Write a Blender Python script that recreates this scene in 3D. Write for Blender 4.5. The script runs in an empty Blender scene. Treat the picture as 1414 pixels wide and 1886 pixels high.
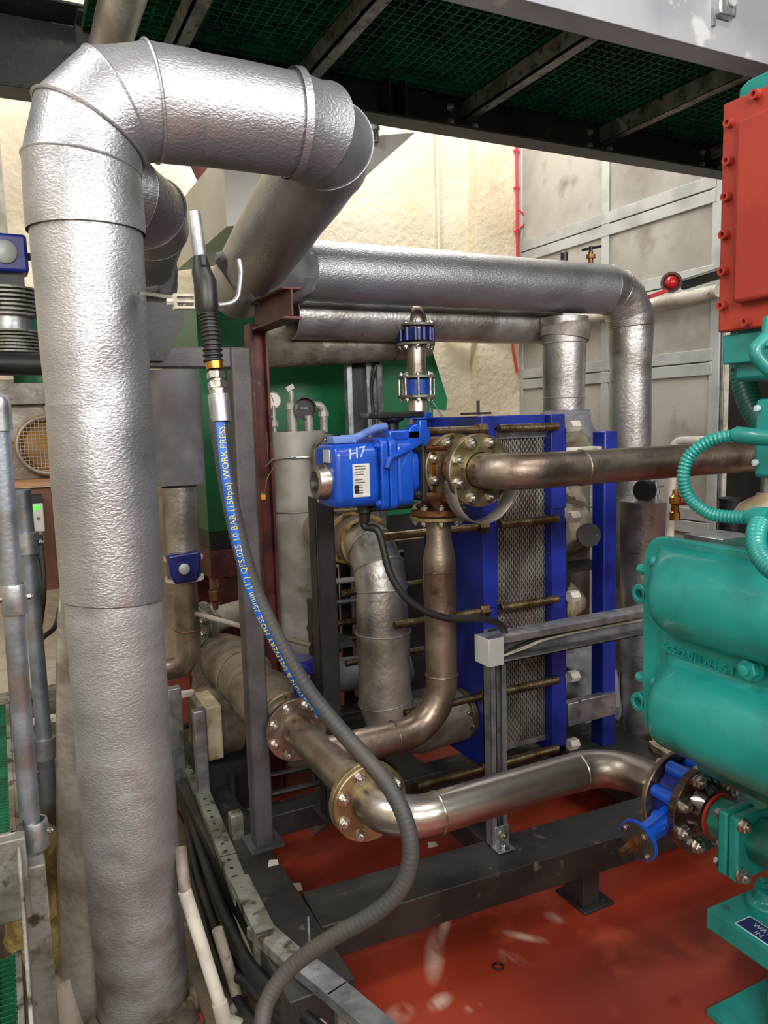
import bpy, math, random
from mathutils import Vector, Matrix, noise
random.seed(7)
PI = math.pi
sc = bpy.context.scene
COL = sc.collection

# ------------------------------------------------------------------ camera
CAM_H = 1.55
YAW, PIT, ROLL = math.radians(26.5), math.radians(7.0), math.radians(1.63)
FPX = 1416.0
fh = Vector((math.sin(YAW), math.cos(YAW), 0)); upv = Vector((0, 0, 1))
r0 = Vector((math.cos(YAW), -math.sin(YAW), 0))
cf = fh * math.cos(PIT) - upv * math.sin(PIT)
u0 = upv * math.cos(PIT) + fh * math.sin(PIT)
cr = r0 * math.cos(ROLL) - u0 * math.sin(ROLL)
cu_ = u0 * math.cos(ROLL) + r0 * math.sin(ROLL)
CAM = Vector((0, 0, CAM_H))
cd = bpy.data.cameras.new('camera'); cam = bpy.data.objects.new('camera', cd); COL.objects.link(cam)
m = Matrix((cr, cu_, -cf)).transposed().to_4x4(); m.translation = CAM
cam.matrix_world = m
cd.sensor_fit = 'HORIZONTAL'; cd.sensor_width = 36.0; cd.lens = 36.0 * FPX / 1414.0
cd.clip_start = 0.05; cd.clip_end = 60
sc.camera = cam

# ------------------------------------------------------------------ world, lights, exposure
w = bpy.data.worlds.new('world'); sc.world = w; w.use_nodes = True
w.node_tree.nodes['Background'].inputs[0].default_value = (0.8, 0.9, 1.0, 1)
w.node_tree.nodes['Background'].inputs[1].default_value = 0.25
sc.view_settings.view_transform = 'Standard'; sc.view_settings.look = 'None'
sc.view_settings.gamma = 1.0; sc.view_settings.use_curve_mapping = False
sc.view_settings.exposure = 0.03

def area(name, loc, target, sx, sy, power, col=(1, .975, .94)):
    l = bpy.data.lights.new(name, 'AREA'); l.shape = 'RECTANGLE'; l.size = sx; l.size_y = sy
    l.energy = power; l.color = col
    o = bpy.data.objects.new(name, l); COL.objects.link(o); o.location = loc
    d = Vector(target) - Vector(loc); o.rotation_euler = d.to_track_quat('-Z', 'Y').to_euler()
    return o
LIGHTS = [
    ('ceiling_or_fill_lamp', (1.5, -0.2, 4.3), (1.4, .6, 0), 2.2, .6, 55),
    ('ceiling_or_fill_lamp', (-0.9, -2.1, 3.0), (.6, 1.8, 1.2), 2.2, .8, 135),  # added frontal fill from behind the camera, well below the ceiling
    ('ceiling_or_fill_lamp', (2.3, -2.1, 3.0), (1.5, 2.4, 1.2), 2.2, .8, 125),  # second added fill, set low to reach the pipes under the walkway
    ('ceiling_or_fill_lamp', (-1.3, 1.6, 4.0), (.6, 2.6, 0.6), .5, 1.8, 60),
    ('ceiling_or_fill_lamp', (1.9, 3.85, 4.3), (1.9, 3.6, 0), 2.6, .5, 88),
]
for a in LIGHTS: area(*a)

# ------------------------------------------------------------------ pixel rays -> world points on real planes
def ray(x, y): return cf + cr * ((x - 707.0) / FPX) - cu_ * ((y - 943.0) / FPX)
def D(x, y, d): return CAM + ray(x, y) * d
def _ax(x, y, a, v):
    q = ray(x, y); return CAM + q * ((v - CAM[a]) / q[a])
def PX(x, y, v): return _ax(x, y, 0, v)
def PY(x, y, v): return _ax(x, y, 1, v)
def PZ(x, y, v): return _ax(x, y, 2, v)

# ------------------------------------------------------------------ materials
def lin(c):
    return tuple(((v / 255) / 12.92 if v / 255 <= .04045 else ((v / 255 + .055) / 1.055) ** 2.4) for v in c) + (1,)
MATS = {}
def mat(name, c, rough=.5, metal=0.0, c2=None, s2=4.0, lo=.45, hi=.6, c3=None, s3=30.0, lo3=.62, hi3=.7,
        bump=0.0, bs=60.0, kind='noise', bdist=.01, stretch=(1, 1, 1), rvar=0.0, coat=0.0, emit=0.0, zdirt=None, bevel=0):
    M = bpy.data.materials.new(name); M.use_nodes = True; nt = M.node_tree; N = nt.nodes; L = nt.links
    b = N['Principled BSDF']
    b.inputs['Roughness'].default_value = rough; b.inputs['Metallic'].default_value = metal
    if coat: b.inputs['Coat Weight'].default_value = coat
    tc = N.new('ShaderNodeTexCoord'); mp = N.new('ShaderNodeMapping'); mp.inputs['Scale'].default_value = stretch
    L.new(tc.outputs['Object'], mp.inputs['Vector'])
    def nz(s, det=4.0, src=None):
        n = N.new('ShaderNodeTexNoise'); n.inputs['Scale'].default_value = s; n.inputs['Detail'].default_value = det
        L.new((src or mp).outputs[0] if src is None else src, n.inputs['Vector']); return n
    def ramp(src, a, z):
        r = N.new('ShaderNodeMapRange'); r.inputs['From Min'].default_value = a; r.inputs['From Max'].default_value = z
        L.new(src, r.inputs['Value']); return r.outputs[0]
    cur = None
    rgb = N.new('ShaderNodeRGB'); rgb.outputs[0].default_value = lin(c); cur = rgb.outputs[0]
    def mixin(cur, fac, col):
        mx = N.new('ShaderNodeMix'); mx.data_type = 'RGBA'
        L.new(fac, mx.inputs[0]); L.new(cur, mx.inputs[6]); mx.inputs[7].default_value = lin(col)
        return mx.outputs[2]
    if c2: cur = mixin(cur, ramp(nz(s2).outputs[0], lo, hi), c2)
    if c3: cur = mixin(cur, ramp(nz(s3, 6).outputs[0], lo3, hi3), c3)
    if zdirt:   # stain that climbs from the floor: (z0, z1, colour)
        z0, z1, dc = zdirt
        sx = N.new('ShaderNodeSeparateXYZ'); L.new(tc.outputs['Object'], sx.inputs[0])
        f = ramp(sx.outputs[2], z1, z0)
        n = nz(7, 6)
        mu = N.new('ShaderNodeMath'); mu.operation = 'MULTIPLY'; L.new(f, mu.inputs[0])
        L.new(ramp(n.outputs[0], .35, .62), mu.inputs[1])
        cur = mixin(cur, mu.outputs[0], dc)
    L.new(cur, b.inputs['Base Color'])
    if rvar:
        r = N.new('ShaderNodeMapRange'); L.new(nz(s2 * 2.3).outputs[0], r.inputs['Value'])
        r.inputs['From Min'].default_value = .3; r.inputs['From Max'].default_value = .7
        r.inputs['To Min'].default_value = max(.03, rough - rvar); r.inputs['To Max'].default_value = min(1, rough + rvar)
        L.new(r.outputs[0], b.inputs['Roughness'])
    if bump:
        if kind == 'noise': src = nz(bs, 3).outputs[0]
        elif kind == 'stucco':
            v = N.new('ShaderNodeTexVoronoi'); v.feature = 'SMOOTH_F1'; v.inputs['Scale'].default_value = bs
            nn = nz(bs * .5, 2)
            ad = N.new('ShaderNodeMix'); ad.data_type = 'VECTOR'; ad.inputs[0].default_value = .02
            L.new(mp.outputs[0], ad.inputs[4]); L.new(nn.outputs[1], ad.inputs[5]); L.new(ad.outputs[1], v.inputs['Vector'])
            src = v.outputs[0]
        elif kind == 'brick':
            v = N.new('ShaderNodeTexBrick'); v.inputs['Scale'].default_value = bs; L.new(mp.outputs[0], v.inputs['Vector'])
            src = v.outputs['Fac']
        bp = N.new('ShaderNodeBump'); bp.inputs['Strength'].default_value = bump; bp.inputs['Distance'].default_value = bdist
        L.new(src, bp.inputs['Height']); L.new(bp.outputs[0], b.inputs['Normal'])
    if emit:
        b.inputs['Emission Color'].default_value = lin(c); b.inputs['Emission Strength'].default_value = emit
    MATS[name] = M; return M

mat('stucco_aluminium', (180, 181, 186), .44, .82, c2=(160, 161, 167), s2=3, bump=.32, bs=125, kind='stucco', bdist=.004, stretch=(1, 1, 1.9), rvar=.05)
mat('stucco_dirty', (180, 180, 184), .5, .62, c2=(160, 160, 163), s2=3, c3=(124, 108, 86), s3=4, lo3=.6, hi3=.8, bump=.32, bs=125, kind='stucco', bdist=.004,
    stretch=(1, 1, 1.9), zdirt=(.0, .75, (104, 92, 76)), rvar=.06)
mat('cladding', (184, 183, 182), .4, .82, c2=(150, 146, 142), s2=5, c3=(110, 100, 90), s3=22, lo3=.62, hi3=.8, bump=.18, bs=70, rvar=.1)
mat('cladding_old', (166, 161, 154), .5, .6, c2=(136, 128, 118), s2=6, c3=(100, 90, 78), s3=9, lo3=.48, hi3=.8, bump=.3, bs=40, rvar=.12)
mat('dirty_wrap', (128, 118, 104), .75, .25, c2=(100, 90, 76), s2=7, lo=.35, hi=.7, c3=(66, 58, 48), s3=14, lo3=.5, hi3=.8, bump=.6, bs=28, bdist=.015)
mat('brown_steel', (156, 144, 132), .4, .9, c2=(124, 109, 97), s2=6, c3=(76, 58, 46), s3=18, lo3=.6, hi3=.8, bump=.08, bs=90, rvar=.12)
mat('bright_steel', (188, 182, 176), .34, .95, c2=(140, 130, 122), s2=5, c3=(100, 86, 74), s3=24, lo3=.64, hi3=.8, bump=.06, bs=120, stretch=(.3, 1, 1), rvar=.08)
mat('zinc_yellow', (172, 160, 124), .4, .9, c2=(134, 120, 88), s2=14, c3=(96, 80, 60), s3=40, bump=.1, bs=80, rvar=.1)
mat('bolt_steel', (190, 188, 182), .32, 1.0, c2=(150, 146, 138), s2=30, bump=.08, bs=90)
mat('galvanised', (176, 180, 184), .42, .85, c2=(146, 150, 156), s2=16, c3=(116, 112, 104), s3=30, lo3=.62, hi3=.76, bump=.05, bs=120, rvar=.1)
mat('galv_dirty', (150, 150, 144), .55, .6, c2=(112, 110, 98), s2=9, c3=(74, 62, 48), s3=28, lo3=.55, hi3=.68, bump=.2, bs=60)
mat('tube_galv', (150, 160, 172), .42, .7, c2=(122, 130, 142), s2=10, c3=(134, 112, 92), s3=7, lo3=.5, hi3=.7, bump=.1, bs=90)
mat('bronze', (126, 88, 62), .42, .8, c2=(92, 62, 44), s2=14, c3=(176, 132, 82), s3=26, bump=.25, bs=60)
mat('oily', (62, 44, 36), .26, .35, c2=(30, 22, 18), s2=8, c3=(110, 70, 52), s3=14, lo3=.62, hi3=.72, coat=.8)
mat('brass', (190, 140, 70), .35, 1.0, c2=(150, 104, 50), s2=20)
mat('rod_brass', (134, 120, 94), .4, .9, c2=(96, 80, 54), s2=18, c3=(60, 50, 36), s3=30, bump=.2, bs=120)
mat('blue_paint', (16, 78, 190), .34, 0, c2=(12, 60, 156), s2=9, c3=(34, 52, 92), s3=22, lo3=.66, hi3=.8, bump=.06, bs=60, coat=.3)
mat('blue_frame', (22, 44, 146), .42, 0, c2=(16, 30, 112), s2=6, c3=(26, 24, 60), s3=30, lo3=.68, hi3=.8, bump=.03, bs=60, coat=.2)
mat('navy_valve', (14, 34, 112), .3, 0, c2=(10, 22, 78), s2=12, coat=.3)
mat('light_blue', (104, 132, 200), .5, 0, c2=(84, 108, 172), s2=12)
mat('teal_paint', (24, 138, 131), .38, 0, c2=(17, 120, 115), s2=6, c3=(24, 88, 84), s3=9, lo3=.58, hi3=.85, bump=.15, bs=240, bdist=.003, coat=.25)
mat('teal_dark', (16, 108, 96), .4, 0, c2=(10, 78, 68), s2=6, bump=.08, bs=60, coat=.2)
mat('red_cover', (164, 56, 42), .5, 0, c2=(152, 46, 32), s2=4, bump=.05, bs=60)
mat('red_primer', (96, 44, 40), .55, 0, c2=(66, 30, 28), s2=8, c3=(126, 84, 74), s3=25, lo3=.64, hi3=.75, bump=.1, bs=40)
mat('black_paint', (44, 43, 44), .5, 0, c2=(33, 32, 32), s2=8, c3=(92, 84, 74), s3=40, lo3=.68, hi3=.76, bump=.08, bs=60)
mat('grey_post', (84, 82, 84), .5, 0.1, c2=(66, 64, 66), s2=8, c3=(110, 104, 96), s3=60, lo3=.66, hi3=.75, bump=.1, bs=200)
mat('dark_skid', (50, 48, 46), .5, 0, c2=(34, 32, 31), s2=5, c3=(104, 94, 82), s3=22, lo3=.64, hi3=.76, bump=.1, bs=50)
mat('black_rubber', (22, 22, 23), .5, 0, c2=(36, 35, 34), s2=10, bump=.06, bs=90)
mat('black_plastic', (28, 29, 32), .42, 0, c2=(20, 20, 22), s2=10)
mat('hose_grey', (48, 50, 54), .6, 0, c2=(74, 70, 64), s2=3, lo=.4, hi=.7, bump=.1, bs=80)
mat('green_paint', (16, 116, 72), .42, 0, c2=(12, 96, 58), s2=2.5, c3=(60, 140, 104), s3=3.5, lo3=.6, hi3=.85, bump=.03, bs=30)
mat('grating_green', (14, 96, 62), .55, 0, c2=(8, 70, 44), s2=12)
mat('grating_dark', (20, 84, 58), .55, 0, c2=(12, 60, 40), s2=12)
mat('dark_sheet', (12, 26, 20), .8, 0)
mat('white_paint', (214, 210, 198), .5, 0, c2=(180, 174, 160), s2=9, c3=(130, 120, 100), s3=25, lo3=.64, hi3=.76, bump=.05, bs=60)
mat('vessel_white', (176, 174, 168), .45, .4, c2=(146, 143, 136), s2=6, c3=(120, 112, 98), s3=18, lo3=.62, hi3=.78, bump=.1, bs=30)
mat('old_pipe', (150, 142, 130), .6, .1, c2=(110, 100, 86), s2=9, c3=(80, 64, 48), s3=22, lo3=.58, hi3=.72, bump=.2, bs=50)
mat('cream_metal', (196, 184, 158), .6, 0, c2=(158, 144, 118), s2=8, c3=(96, 76, 54), s3=18, lo3=.56, hi3=.7, bump=.2, bs=50)
mat('cloth_grey', (134, 134, 140), .7, .15, c2=(112, 112, 118), s2=6, bump=.35, bs=14, bdist=.02)
mat('cloth_beige', (158, 148, 130), .85, 0, c2=(120, 110, 94), s2=7, c3=(86, 78, 66), s3=20, bump=.5, bs=16, bdist=.02)
mat('yellow_insulation', (178, 158, 98), .9, 0, c2=(138, 116, 66), s2=14, bump=.8, bs=50)
mat('wood', (184, 140, 100), .6, 0, c2=(150, 106, 72), s2=6, stretch=(.3, 3, 3))
mat('brown_board', (112, 72, 54), .6, 0, c2=(88, 54, 42), s2=5)
mat('ochre_casting', (176, 126, 32), .5, 0, c2=(120, 84, 28), s2=8, bump=.1, bs=30)
mat('grey_plastic', (196, 196, 192), .5)
mat('lamp_green', (70, 230, 60), .4, emit=1.6)
mat('sticker', (208, 208, 204), .5, 0, c2=(190, 190, 186), s2=30)
mat('ink', (40, 40, 44), .6)
mat('chalk', (190, 205, 235), .8)
mat('yellow_print', (206, 190, 70), .6)
mat('blue_stripe', (18, 92, 190), .5, 0, c2=(14, 70, 150), s2=20)
mat('red_plastic', (196, 34, 40), .3, coat=.4)
mat('red_conduit', (206, 50, 60), .5)
mat('yellow_plastic', (220, 160, 30), .4)
mat('copper_red', (150, 44, 32), .4)
mat('sign_blue', (16, 34, 92), .35, coat=.3)
mat('sign_white', (190, 214, 222), .5)
mat('dial_white', (220, 216, 200), .4)
mat('cream_tank', (206, 194, 172), .5, 0, c2=(176, 158, 128), s2=10)
mat('litter', (206, 198, 186), .8)
mat('duct_paint', (196, 196, 190), .55, 0, c2=(182, 182, 174), s2=2)
mat('fascia', (176, 178, 186), .45, .5, c2=(158, 160, 170), s2=3, c3=(214, 214, 216), s3=5, lo3=.66, hi3=.7)
mat('cream_wall', (226, 216, 194), .8, 0, c2=(210, 197, 168), s2=1.2, c3=(170, 148, 114), s3=5, lo3=.62, hi3=.85, bump=.5, bs=22, bdist=.02)
mat('wall_panel', (176, 172, 164), .7, 0, c2=(150, 146, 138), s2=1.6, c3=(138, 130, 118), s3=6, lo3=.56, hi3=.75, bump=.4, bs=90, bdist=.004)
mat('strip_metal', (190, 194, 194), .5, .3, c2=(168, 172, 172), s2=4)
mat('ceiling_paint', (150, 150, 146), .8)
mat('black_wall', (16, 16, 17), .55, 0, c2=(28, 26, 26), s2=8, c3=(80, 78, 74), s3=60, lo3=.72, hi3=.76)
mat('red_floor', (156, 58, 38), .36, 0, c2=(124, 42, 28), s2=1.6, lo=.4, hi=.65, c3=(176, 76, 52), s3=4.5, lo3=.56, hi3=.72, bump=.05, bs=16, rvar=.1)
mat('grimy_floor', (96, 84, 70), .7, 0, c2=(62, 52, 44), s2=6, c3=(150, 134, 104), s3=9, lo3=.58, hi3=.7, bump=.4, bs=30)
mat('heat_plate', (186, 182, 174), .4, .7, c2=(150, 142, 132), s2=8, c3=(120, 76, 40), s3=5, lo3=.62, hi3=.75, bump=.3, bs=200)

# splashes of dried plaster on the red floor, a shaped stain in the floor's own colour
def add_splash(M, spots):
    nt = M.node_tree; N = nt.nodes; L = nt.links; b = N['Principled BSDF']
    geo = N.new('ShaderNodeNewGeometry')
    nz = N.new('ShaderNodeTexNoise'); nz.inputs['Scale'].default_value = 16; nz.inputs['Detail'].default_value = 8
    mpn = N.new('ShaderNodeMapping'); mpn.inputs['Rotation'].default_value = (0, 0, .6); mpn.inputs['Scale'].default_value = (1, .35, 1)
    L.new(geo.outputs['Position'], mpn.inputs[0]); L.new(mpn.outputs[0], nz.inputs['Vector'])
    prev = b.inputs['Base Color'].links[0].from_socket
    for (x, y, rx, ry, rot, col, amt) in spots:
        mp = N.new('ShaderNodeMapping'); mp.vector_type = 'TEXTURE'
        mp.inputs['Location'].default_value = (x, y, 0); mp.inputs['Rotation'].default_value = (0, 0, rot); mp.inputs['Scale'].default_value = (rx, ry, 1)
        L.new(geo.outputs['Position'], mp.inputs[0])
        ln = N.new('ShaderNodeVectorMath'); ln.operation = 'LENGTH'; L.new(mp.outputs[0], ln.inputs[0])
        ra = N.new('ShaderNodeMapRange'); ra.inputs['From Min'].default_value = 1; ra.inputs['From Max'].default_value = .2; L.new(ln.outputs['Value'], ra.inputs['Value'])
        ad = N.new('ShaderNodeMath'); ad.operation = 'MULTIPLY'; L.new(ra.outputs[0], ad.inputs[0])
        rb = N.new('ShaderNodeMapRange'); rb.inputs['From Min'].default_value = .38; rb.inputs['From Max'].default_value = .55; L.new(nz.outputs[0], rb.inputs['Value'])
        L.new(rb.outputs[0], ad.inputs[1])
        mu = N.new('ShaderNodeMath'); mu.operation = 'MULTIPLY'; mu.inputs[1].default_value = amt; L.new(ad.outputs[0], mu.inputs[0])
        mx = N.new('ShaderNodeMix'); mx.data_type = 'RGBA'; L.new(mu.outputs[0], mx.inputs[0]); L.new(prev, mx.inputs[6]); mx.inputs[7].default_value = lin(col)
        prev = mx.outputs[2]
    L.new(prev, b.inputs['Base Color'])
def fl(x, y): p = PZ(x, y, 0); return p.x, p.y
_w = (206, 176, 160)
add_splash(MATS['red_floor'], [
    fl(800, 1760) + (.13, .035, 1.0, _w, .8), fl(820, 1700) + (.1, .02, .9, _w, .7), fl(965, 1725) + (.08, .022, 2.3, _w, .8),
    fl(810, 1845) + (.05, .03, .3, _w, .9), fl(735, 1868) + (.05, .04, .3, _w, .7), fl(940, 1765) + (.06, .03, 2.0, _w, .5),
    fl(1020, 1690) + (.04, .03, 2.0, _w, .6), fl(870, 1855) + (.03, .02, 0, _w, .7), fl(1240, 1750) + (.2, .09, -.3, (92, 30, 20), .7), fl(1250, 1840) + (.05, .03, 0, (110, 22, 18), .8)])

# ------------------------------------------------------------------ mesh builder
ORG = {}
def frame(t):
    t = t.normalized(); a = Vector((0, 0, 1)) if abs(t.z) < .9 else Vector((1, 0, 0))
    u = t.cross(a).normalized(); return u, u.cross(t).normalized() if False else t.cross(u).normalized()
class MB:
    def __init__(s): s.v = []; s.f = []
    def add(s, vs, fs):
        n = len(s.v); s.v += [Vector(q) for q in vs]; s.f += [tuple(i + n for i in q) for q in fs]; return s
    def box(s, c, size, ux=None, uy=None, uz=None):
        c = Vector(c); ux = (ux or Vector((1, 0, 0))).normalized(); uy = (uy or Vector((0, 1, 0))).normalized(); uz = (uz or ux.cross(uy)).normalized()
        a, b, d = ux * size[0] / 2, uy * size[1] / 2, uz * size[2] / 2
        vs = [c + i * a + j * b + k * d for k in (-1, 1) for j in (-1, 1) for i in (-1, 1)]
        return s.add(vs, [(0, 2, 3, 1), (4, 5, 7, 6), (0, 1, 5, 4), (2, 6, 7, 3), (0, 4, 6, 2), (1, 3, 7, 5)])
    def bb(s, a, b):
        a, b = Vector(a), Vector(b); return s.box((a + b) / 2, [abs(b[i] - a[i]) for i in range(3)])
    def beam(s, p, q, w_, h, up=Vector((0, 0, 1))):
        p, q = Vector(p), Vector(q); t = (q - p).normalized()
        if abs(t.dot(up)) > .95: up = Vector((0, 1, 0))
        sd = t.cross(up).normalized(); uu = sd.cross(t)
        return s.box((p + q) / 2, ((q - p).length, w_, h), t, sd, uu)
    def tube(s, pts, r, n=20, cap=True, closed=False, shape=None):
        pts = [Vector(p) for p in pts]; m_ = len(pts)
        rs = r if isinstance(r, (list, tuple)) else [r] * m_
        T = [(pts[(i + 1) % m_] - pts[i]).normalized() for i in range(m_ if closed else m_ - 1)]
        u, v = frame(T[0]); base = len(s.v); vs = []
        prev = T[0]
        for i in range(m_):
            if closed: tin, tout = T[i - 1], T[i]
            else: tin = T[max(0, i - 1)]; tout = T[min(i, m_ - 2)]
            t = tin if i else tout
            q = prev.rotation_difference(t); u = q @ u; v = q @ v; prev = t
            nrm = (tin + tout)
            nrm = nrm.normalized() if nrm.length > 1e-6 else t
            dn = t.dot(nrm)
            for k in range(n):
                a = 2 * PI * k / n
                off = (u * math.cos(a) + v * math.sin(a)) * rs[i]
                if dn > .2: off = off - t * (off.dot(nrm) / dn)
                vs.append(pts[i] + off)
        fs = []
        for i in range(m_ if closed else m_ - 1):
            j = (i + 1) % m_
            for k in range(n):
                l = (k + 1) % n; fs.append((i * n + k, i * n + l, j * n + l, j * n + k))
        if cap and not closed:
            fs.append(tuple(range(n - 1, -1, -1))); fs.append(tuple(range((m_ - 1) * n, m_ * n)))
        return s.add(vs, fs)
    def cyl(s, p, q, r, n=24, r2=None): return s.tube([p, q], [r, r2 if r2 is not None else r], n)
    def lathe(s, o, axis, prof, n=36, closed=False, ph=0):
        o = Vector(o); t = Vector(axis).normalized(); u, v = frame(t); vs = []
        for h, r in prof:
            for k in range(n):
                a = 2 * PI * k / n + ph; vs.append(o + t * h + (u * math.cos(a) + v * math.sin(a)) * max(r, 1e-5))
        fs = []; m_ = len(prof)
        for i in range(m_ if closed else m_ - 1):
            j = (i + 1) % m_
            for k in range(n):
                l = (k + 1) % n; fs.append((i * n + k, i * n + l, j * n + l, j * n + k))
        return s.add(vs, fs)
    def prism(s, pts2, o, ux, uy, d):
        o = Vector(o); ux = Vector(ux); uy = Vector(uy); n_ = ux.cross(uy).normalized()
        a = [o + ux * x + uy * y for x, y in pts2]; m_ = len(a)
        vs = a + [q + n_ * d for q in a]
        fs = [tuple(range(m_ - 1, -1, -1)), tuple(range(m_, 2 * m_))] + [(i, (i + 1) % m_, (i + 1) % m_ + m_, i + m_) for i in range(m_)]
        return s.add(vs, fs)
    def sphere(s, c, r, n=16, sx=1, sy=1, sz=1):
        c = Vector(c); vs = []; fs = []
        for i in range(n // 2 + 1):
            th = PI * i / (n // 2)
            for k in range(n):
                a = 2 * PI * k / n
                vs.append(c + Vector((sx * r * math.sin(th) * math.cos(a), sy * r * math.sin(th) * math.sin(a), sz * r * math.cos(th))))
        for i in range(n // 2):
            for k in range(n): fs.append((i * n + k, (i + 1) * n + k, (i + 1) * n + (k + 1) % n, i * n + (k + 1) % n))
        return s.add(vs, fs)
    def crumple(s, amp, sc_=9.0, seed=0):
        for i, p in enumerate(s.v):
            q = p * sc_ + Vector((seed, 0, 0)); s.v[i] = p + Vector((noise.noise(q), noise.noise(q + Vector((31, 0, 0))), noise.noise(q + Vector((0, 57, 0))))) * amp
        return s
    def build(s, name, mt, parent=None, bevel=0.0, sharp=35, bseg=2):
        me = bpy.data.meshes.new(name)
        if parent is not None: wo = ORG[parent.name]
        else:
            lo = [min(p[i] for p in s.v) for i in range(3)]; hi = [max(p[i] for p in s.v) for i in range(3)]
            wo = Vector(((lo[0] + hi[0]) / 2, (lo[1] + hi[1]) / 2, lo[2]))
        me.from_pydata([tuple(p - wo) for p in s.v], [], s.f); me.update()
        import bmesh
        bm = bmesh.new(); bm.from_mesh(me); bmesh.ops.recalc_face_normals(bm, faces=bm.faces); bm.to_mesh(me); bm.free()
        me.materials.append(MATS[mt])
        for p in me.polygons: p.use_smooth = True
        me.set_sharp_from_angle(angle=math.radians(sharp))
        o = bpy.data.objects.new(name, me); COL.objects.link(o)
        if parent is not None: o.parent = parent
        else: o.location = wo
        ORG[o.name] = wo
        if bevel:
            b = o.modifiers.new('bevel', 'BEVEL'); b.width = bevel; b.segments = bseg; b.limit_method = 'ANGLE'; b.angle_limit = math.radians(40)
            b.harden_normals = False
        return o
def thing(name, label, cat, loc, group=None):
    o = bpy.data.objects.new(name, None); COL.objects.link(o); o.location = loc; o.empty_display_size = .05
    o['label'] = label; o['category'] = cat
    if group: o['group'] = group
    ORG[o.name] = Vector(loc); return o
def tag(o, label, cat, group=None):
    o['label'] = label; o['category'] = cat
    if group: o['group'] = group
    return o
def struct(o): o['kind'] = 'structure'; return o

# shared bolt mesh: hexagon head on a washer, axis +Z, unit = metres for an M16
def bolt_mesh():
    b = MB(); b.lathe((0, 0, 0), (0, 0, 1), [(0, 0), (0, .016), (.003, .016), (.003, 0)], 18)
    b.lathe((0, 0, .003), (0, 0, 1), [(0, .0135), (.0095, .0135), (.011, .0118), (.011, 0)], 6)
    b.lathe((0, 0, .013), (0, 0, 1), [(0, .007), (.006, .007), (.007, .005), (.007, 0)], 12)
    return b
_bm = {}
def bolt(parent, p, axis, s=1.0, mt='bolt_steel', name='bolt'):
    if mt not in _bm:
        o = bolt_mesh().build('bolt', mt); me = o.data; bpy.data.objects.remove(o); _bm[mt] = me
    o = bpy.data.objects.new(name, _bm[mt]); COL.objects.link(o); o.parent = parent
    R = Vector((0, 0, 1)).rotation_difference(Vector(axis).normalized()).to_matrix().to_4x4()
    R = Matrix.Translation(Vector(p) - ORG[parent.name]) @ R @ Matrix.Rotation(random.random() * 1.0, 4, 'Z') @ Matrix.Scale(s, 4)
    o.matrix_local = R; return o
def flange(parent, c, axis, R=.1, rin=.05, th=.018, nb=8, mt='zinc_yellow', ph=0.0, bs=1.0, sides=(1,), bmt='bolt_steel', name='flange', pcd=.8):
    """ring from c going th along axis; bolts on +axis side (1) and/or the back (-1)"""
    c = Vector(c); t = Vector(axis).normalized()
    b = MB(); b.lathe(c, t, [(0, rin), (0, R - .002), (.002, R), (th - .002, R), (th, R - .002), (th, rin)], 48, closed=True)
    o = b.build(name, mt, parent)
    u, v = frame(t)
    for k in range(nb):
        a = 2 * PI * (k + .5) / nb + ph
        q = c + (u * math.cos(a) + v * math.sin(a)) * (rin + (R - rin) * .52 if pcd is None else R * pcd)
        if 1 in sides: bolt(o, q + t * th, t, bs, bmt)
        if -1 in sides: bolt(o, q, -t, bs, bmt)
    return o
def fillet(pts, R, n=12):
    """polyline with rounded corners; R one number or a list per interior point"""
    pts = [Vector(p) for p in pts]; out = [pts[0]]
    for i in range(1, len(pts) - 1):
        a = (pts[i - 1] - pts[i]).normalized(); b = (pts[i + 1] - pts[i]).normalized()
        r_ = R[i - 1] if isinstance(R, (list, tuple)) else R
        ang = a.angle(b); 
        if ang > PI - .02: out.append(pts[i]); continue
        d = r_ / math.tan(ang / 2); c = pts[i] + (a + b).normalized() * (r_ / math.sin(ang / 2))
        s_, e_ = pts[i] + a * d, pts[i] + b * d
        v0, v1 = s_ - c, e_ - c; tot = v0.angle(v1); ax = v0.cross(v1).normalized()
        for k in range(n + 1): out.append(c + Matrix.Rotation(tot * k / n, 3, ax) @ v0)
    out.append(pts[-1]); return out
def spline(pts, n=8):
    pts = [Vector(p) for p in pts]; P = [2 * pts[0] - pts[1]] + pts + [2 * pts[-1] - pts[-2]]; out = []
    for i in range(1, len(P) - 2):
        p0, p1, p2, p3 = P[i - 1:i + 3]
        for k in range(n):
            t = k / n
            out.append(.5 * ((2 * p1) + (p2 - p0) * t + (2 * p0 - 5 * p1 + 4 * p2 - p3) * t * t + (3 * p1 - p0 - 3 * p2 + p3) * t ** 3))
    out.append(pts[-1]); return out
DENTS = []
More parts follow.
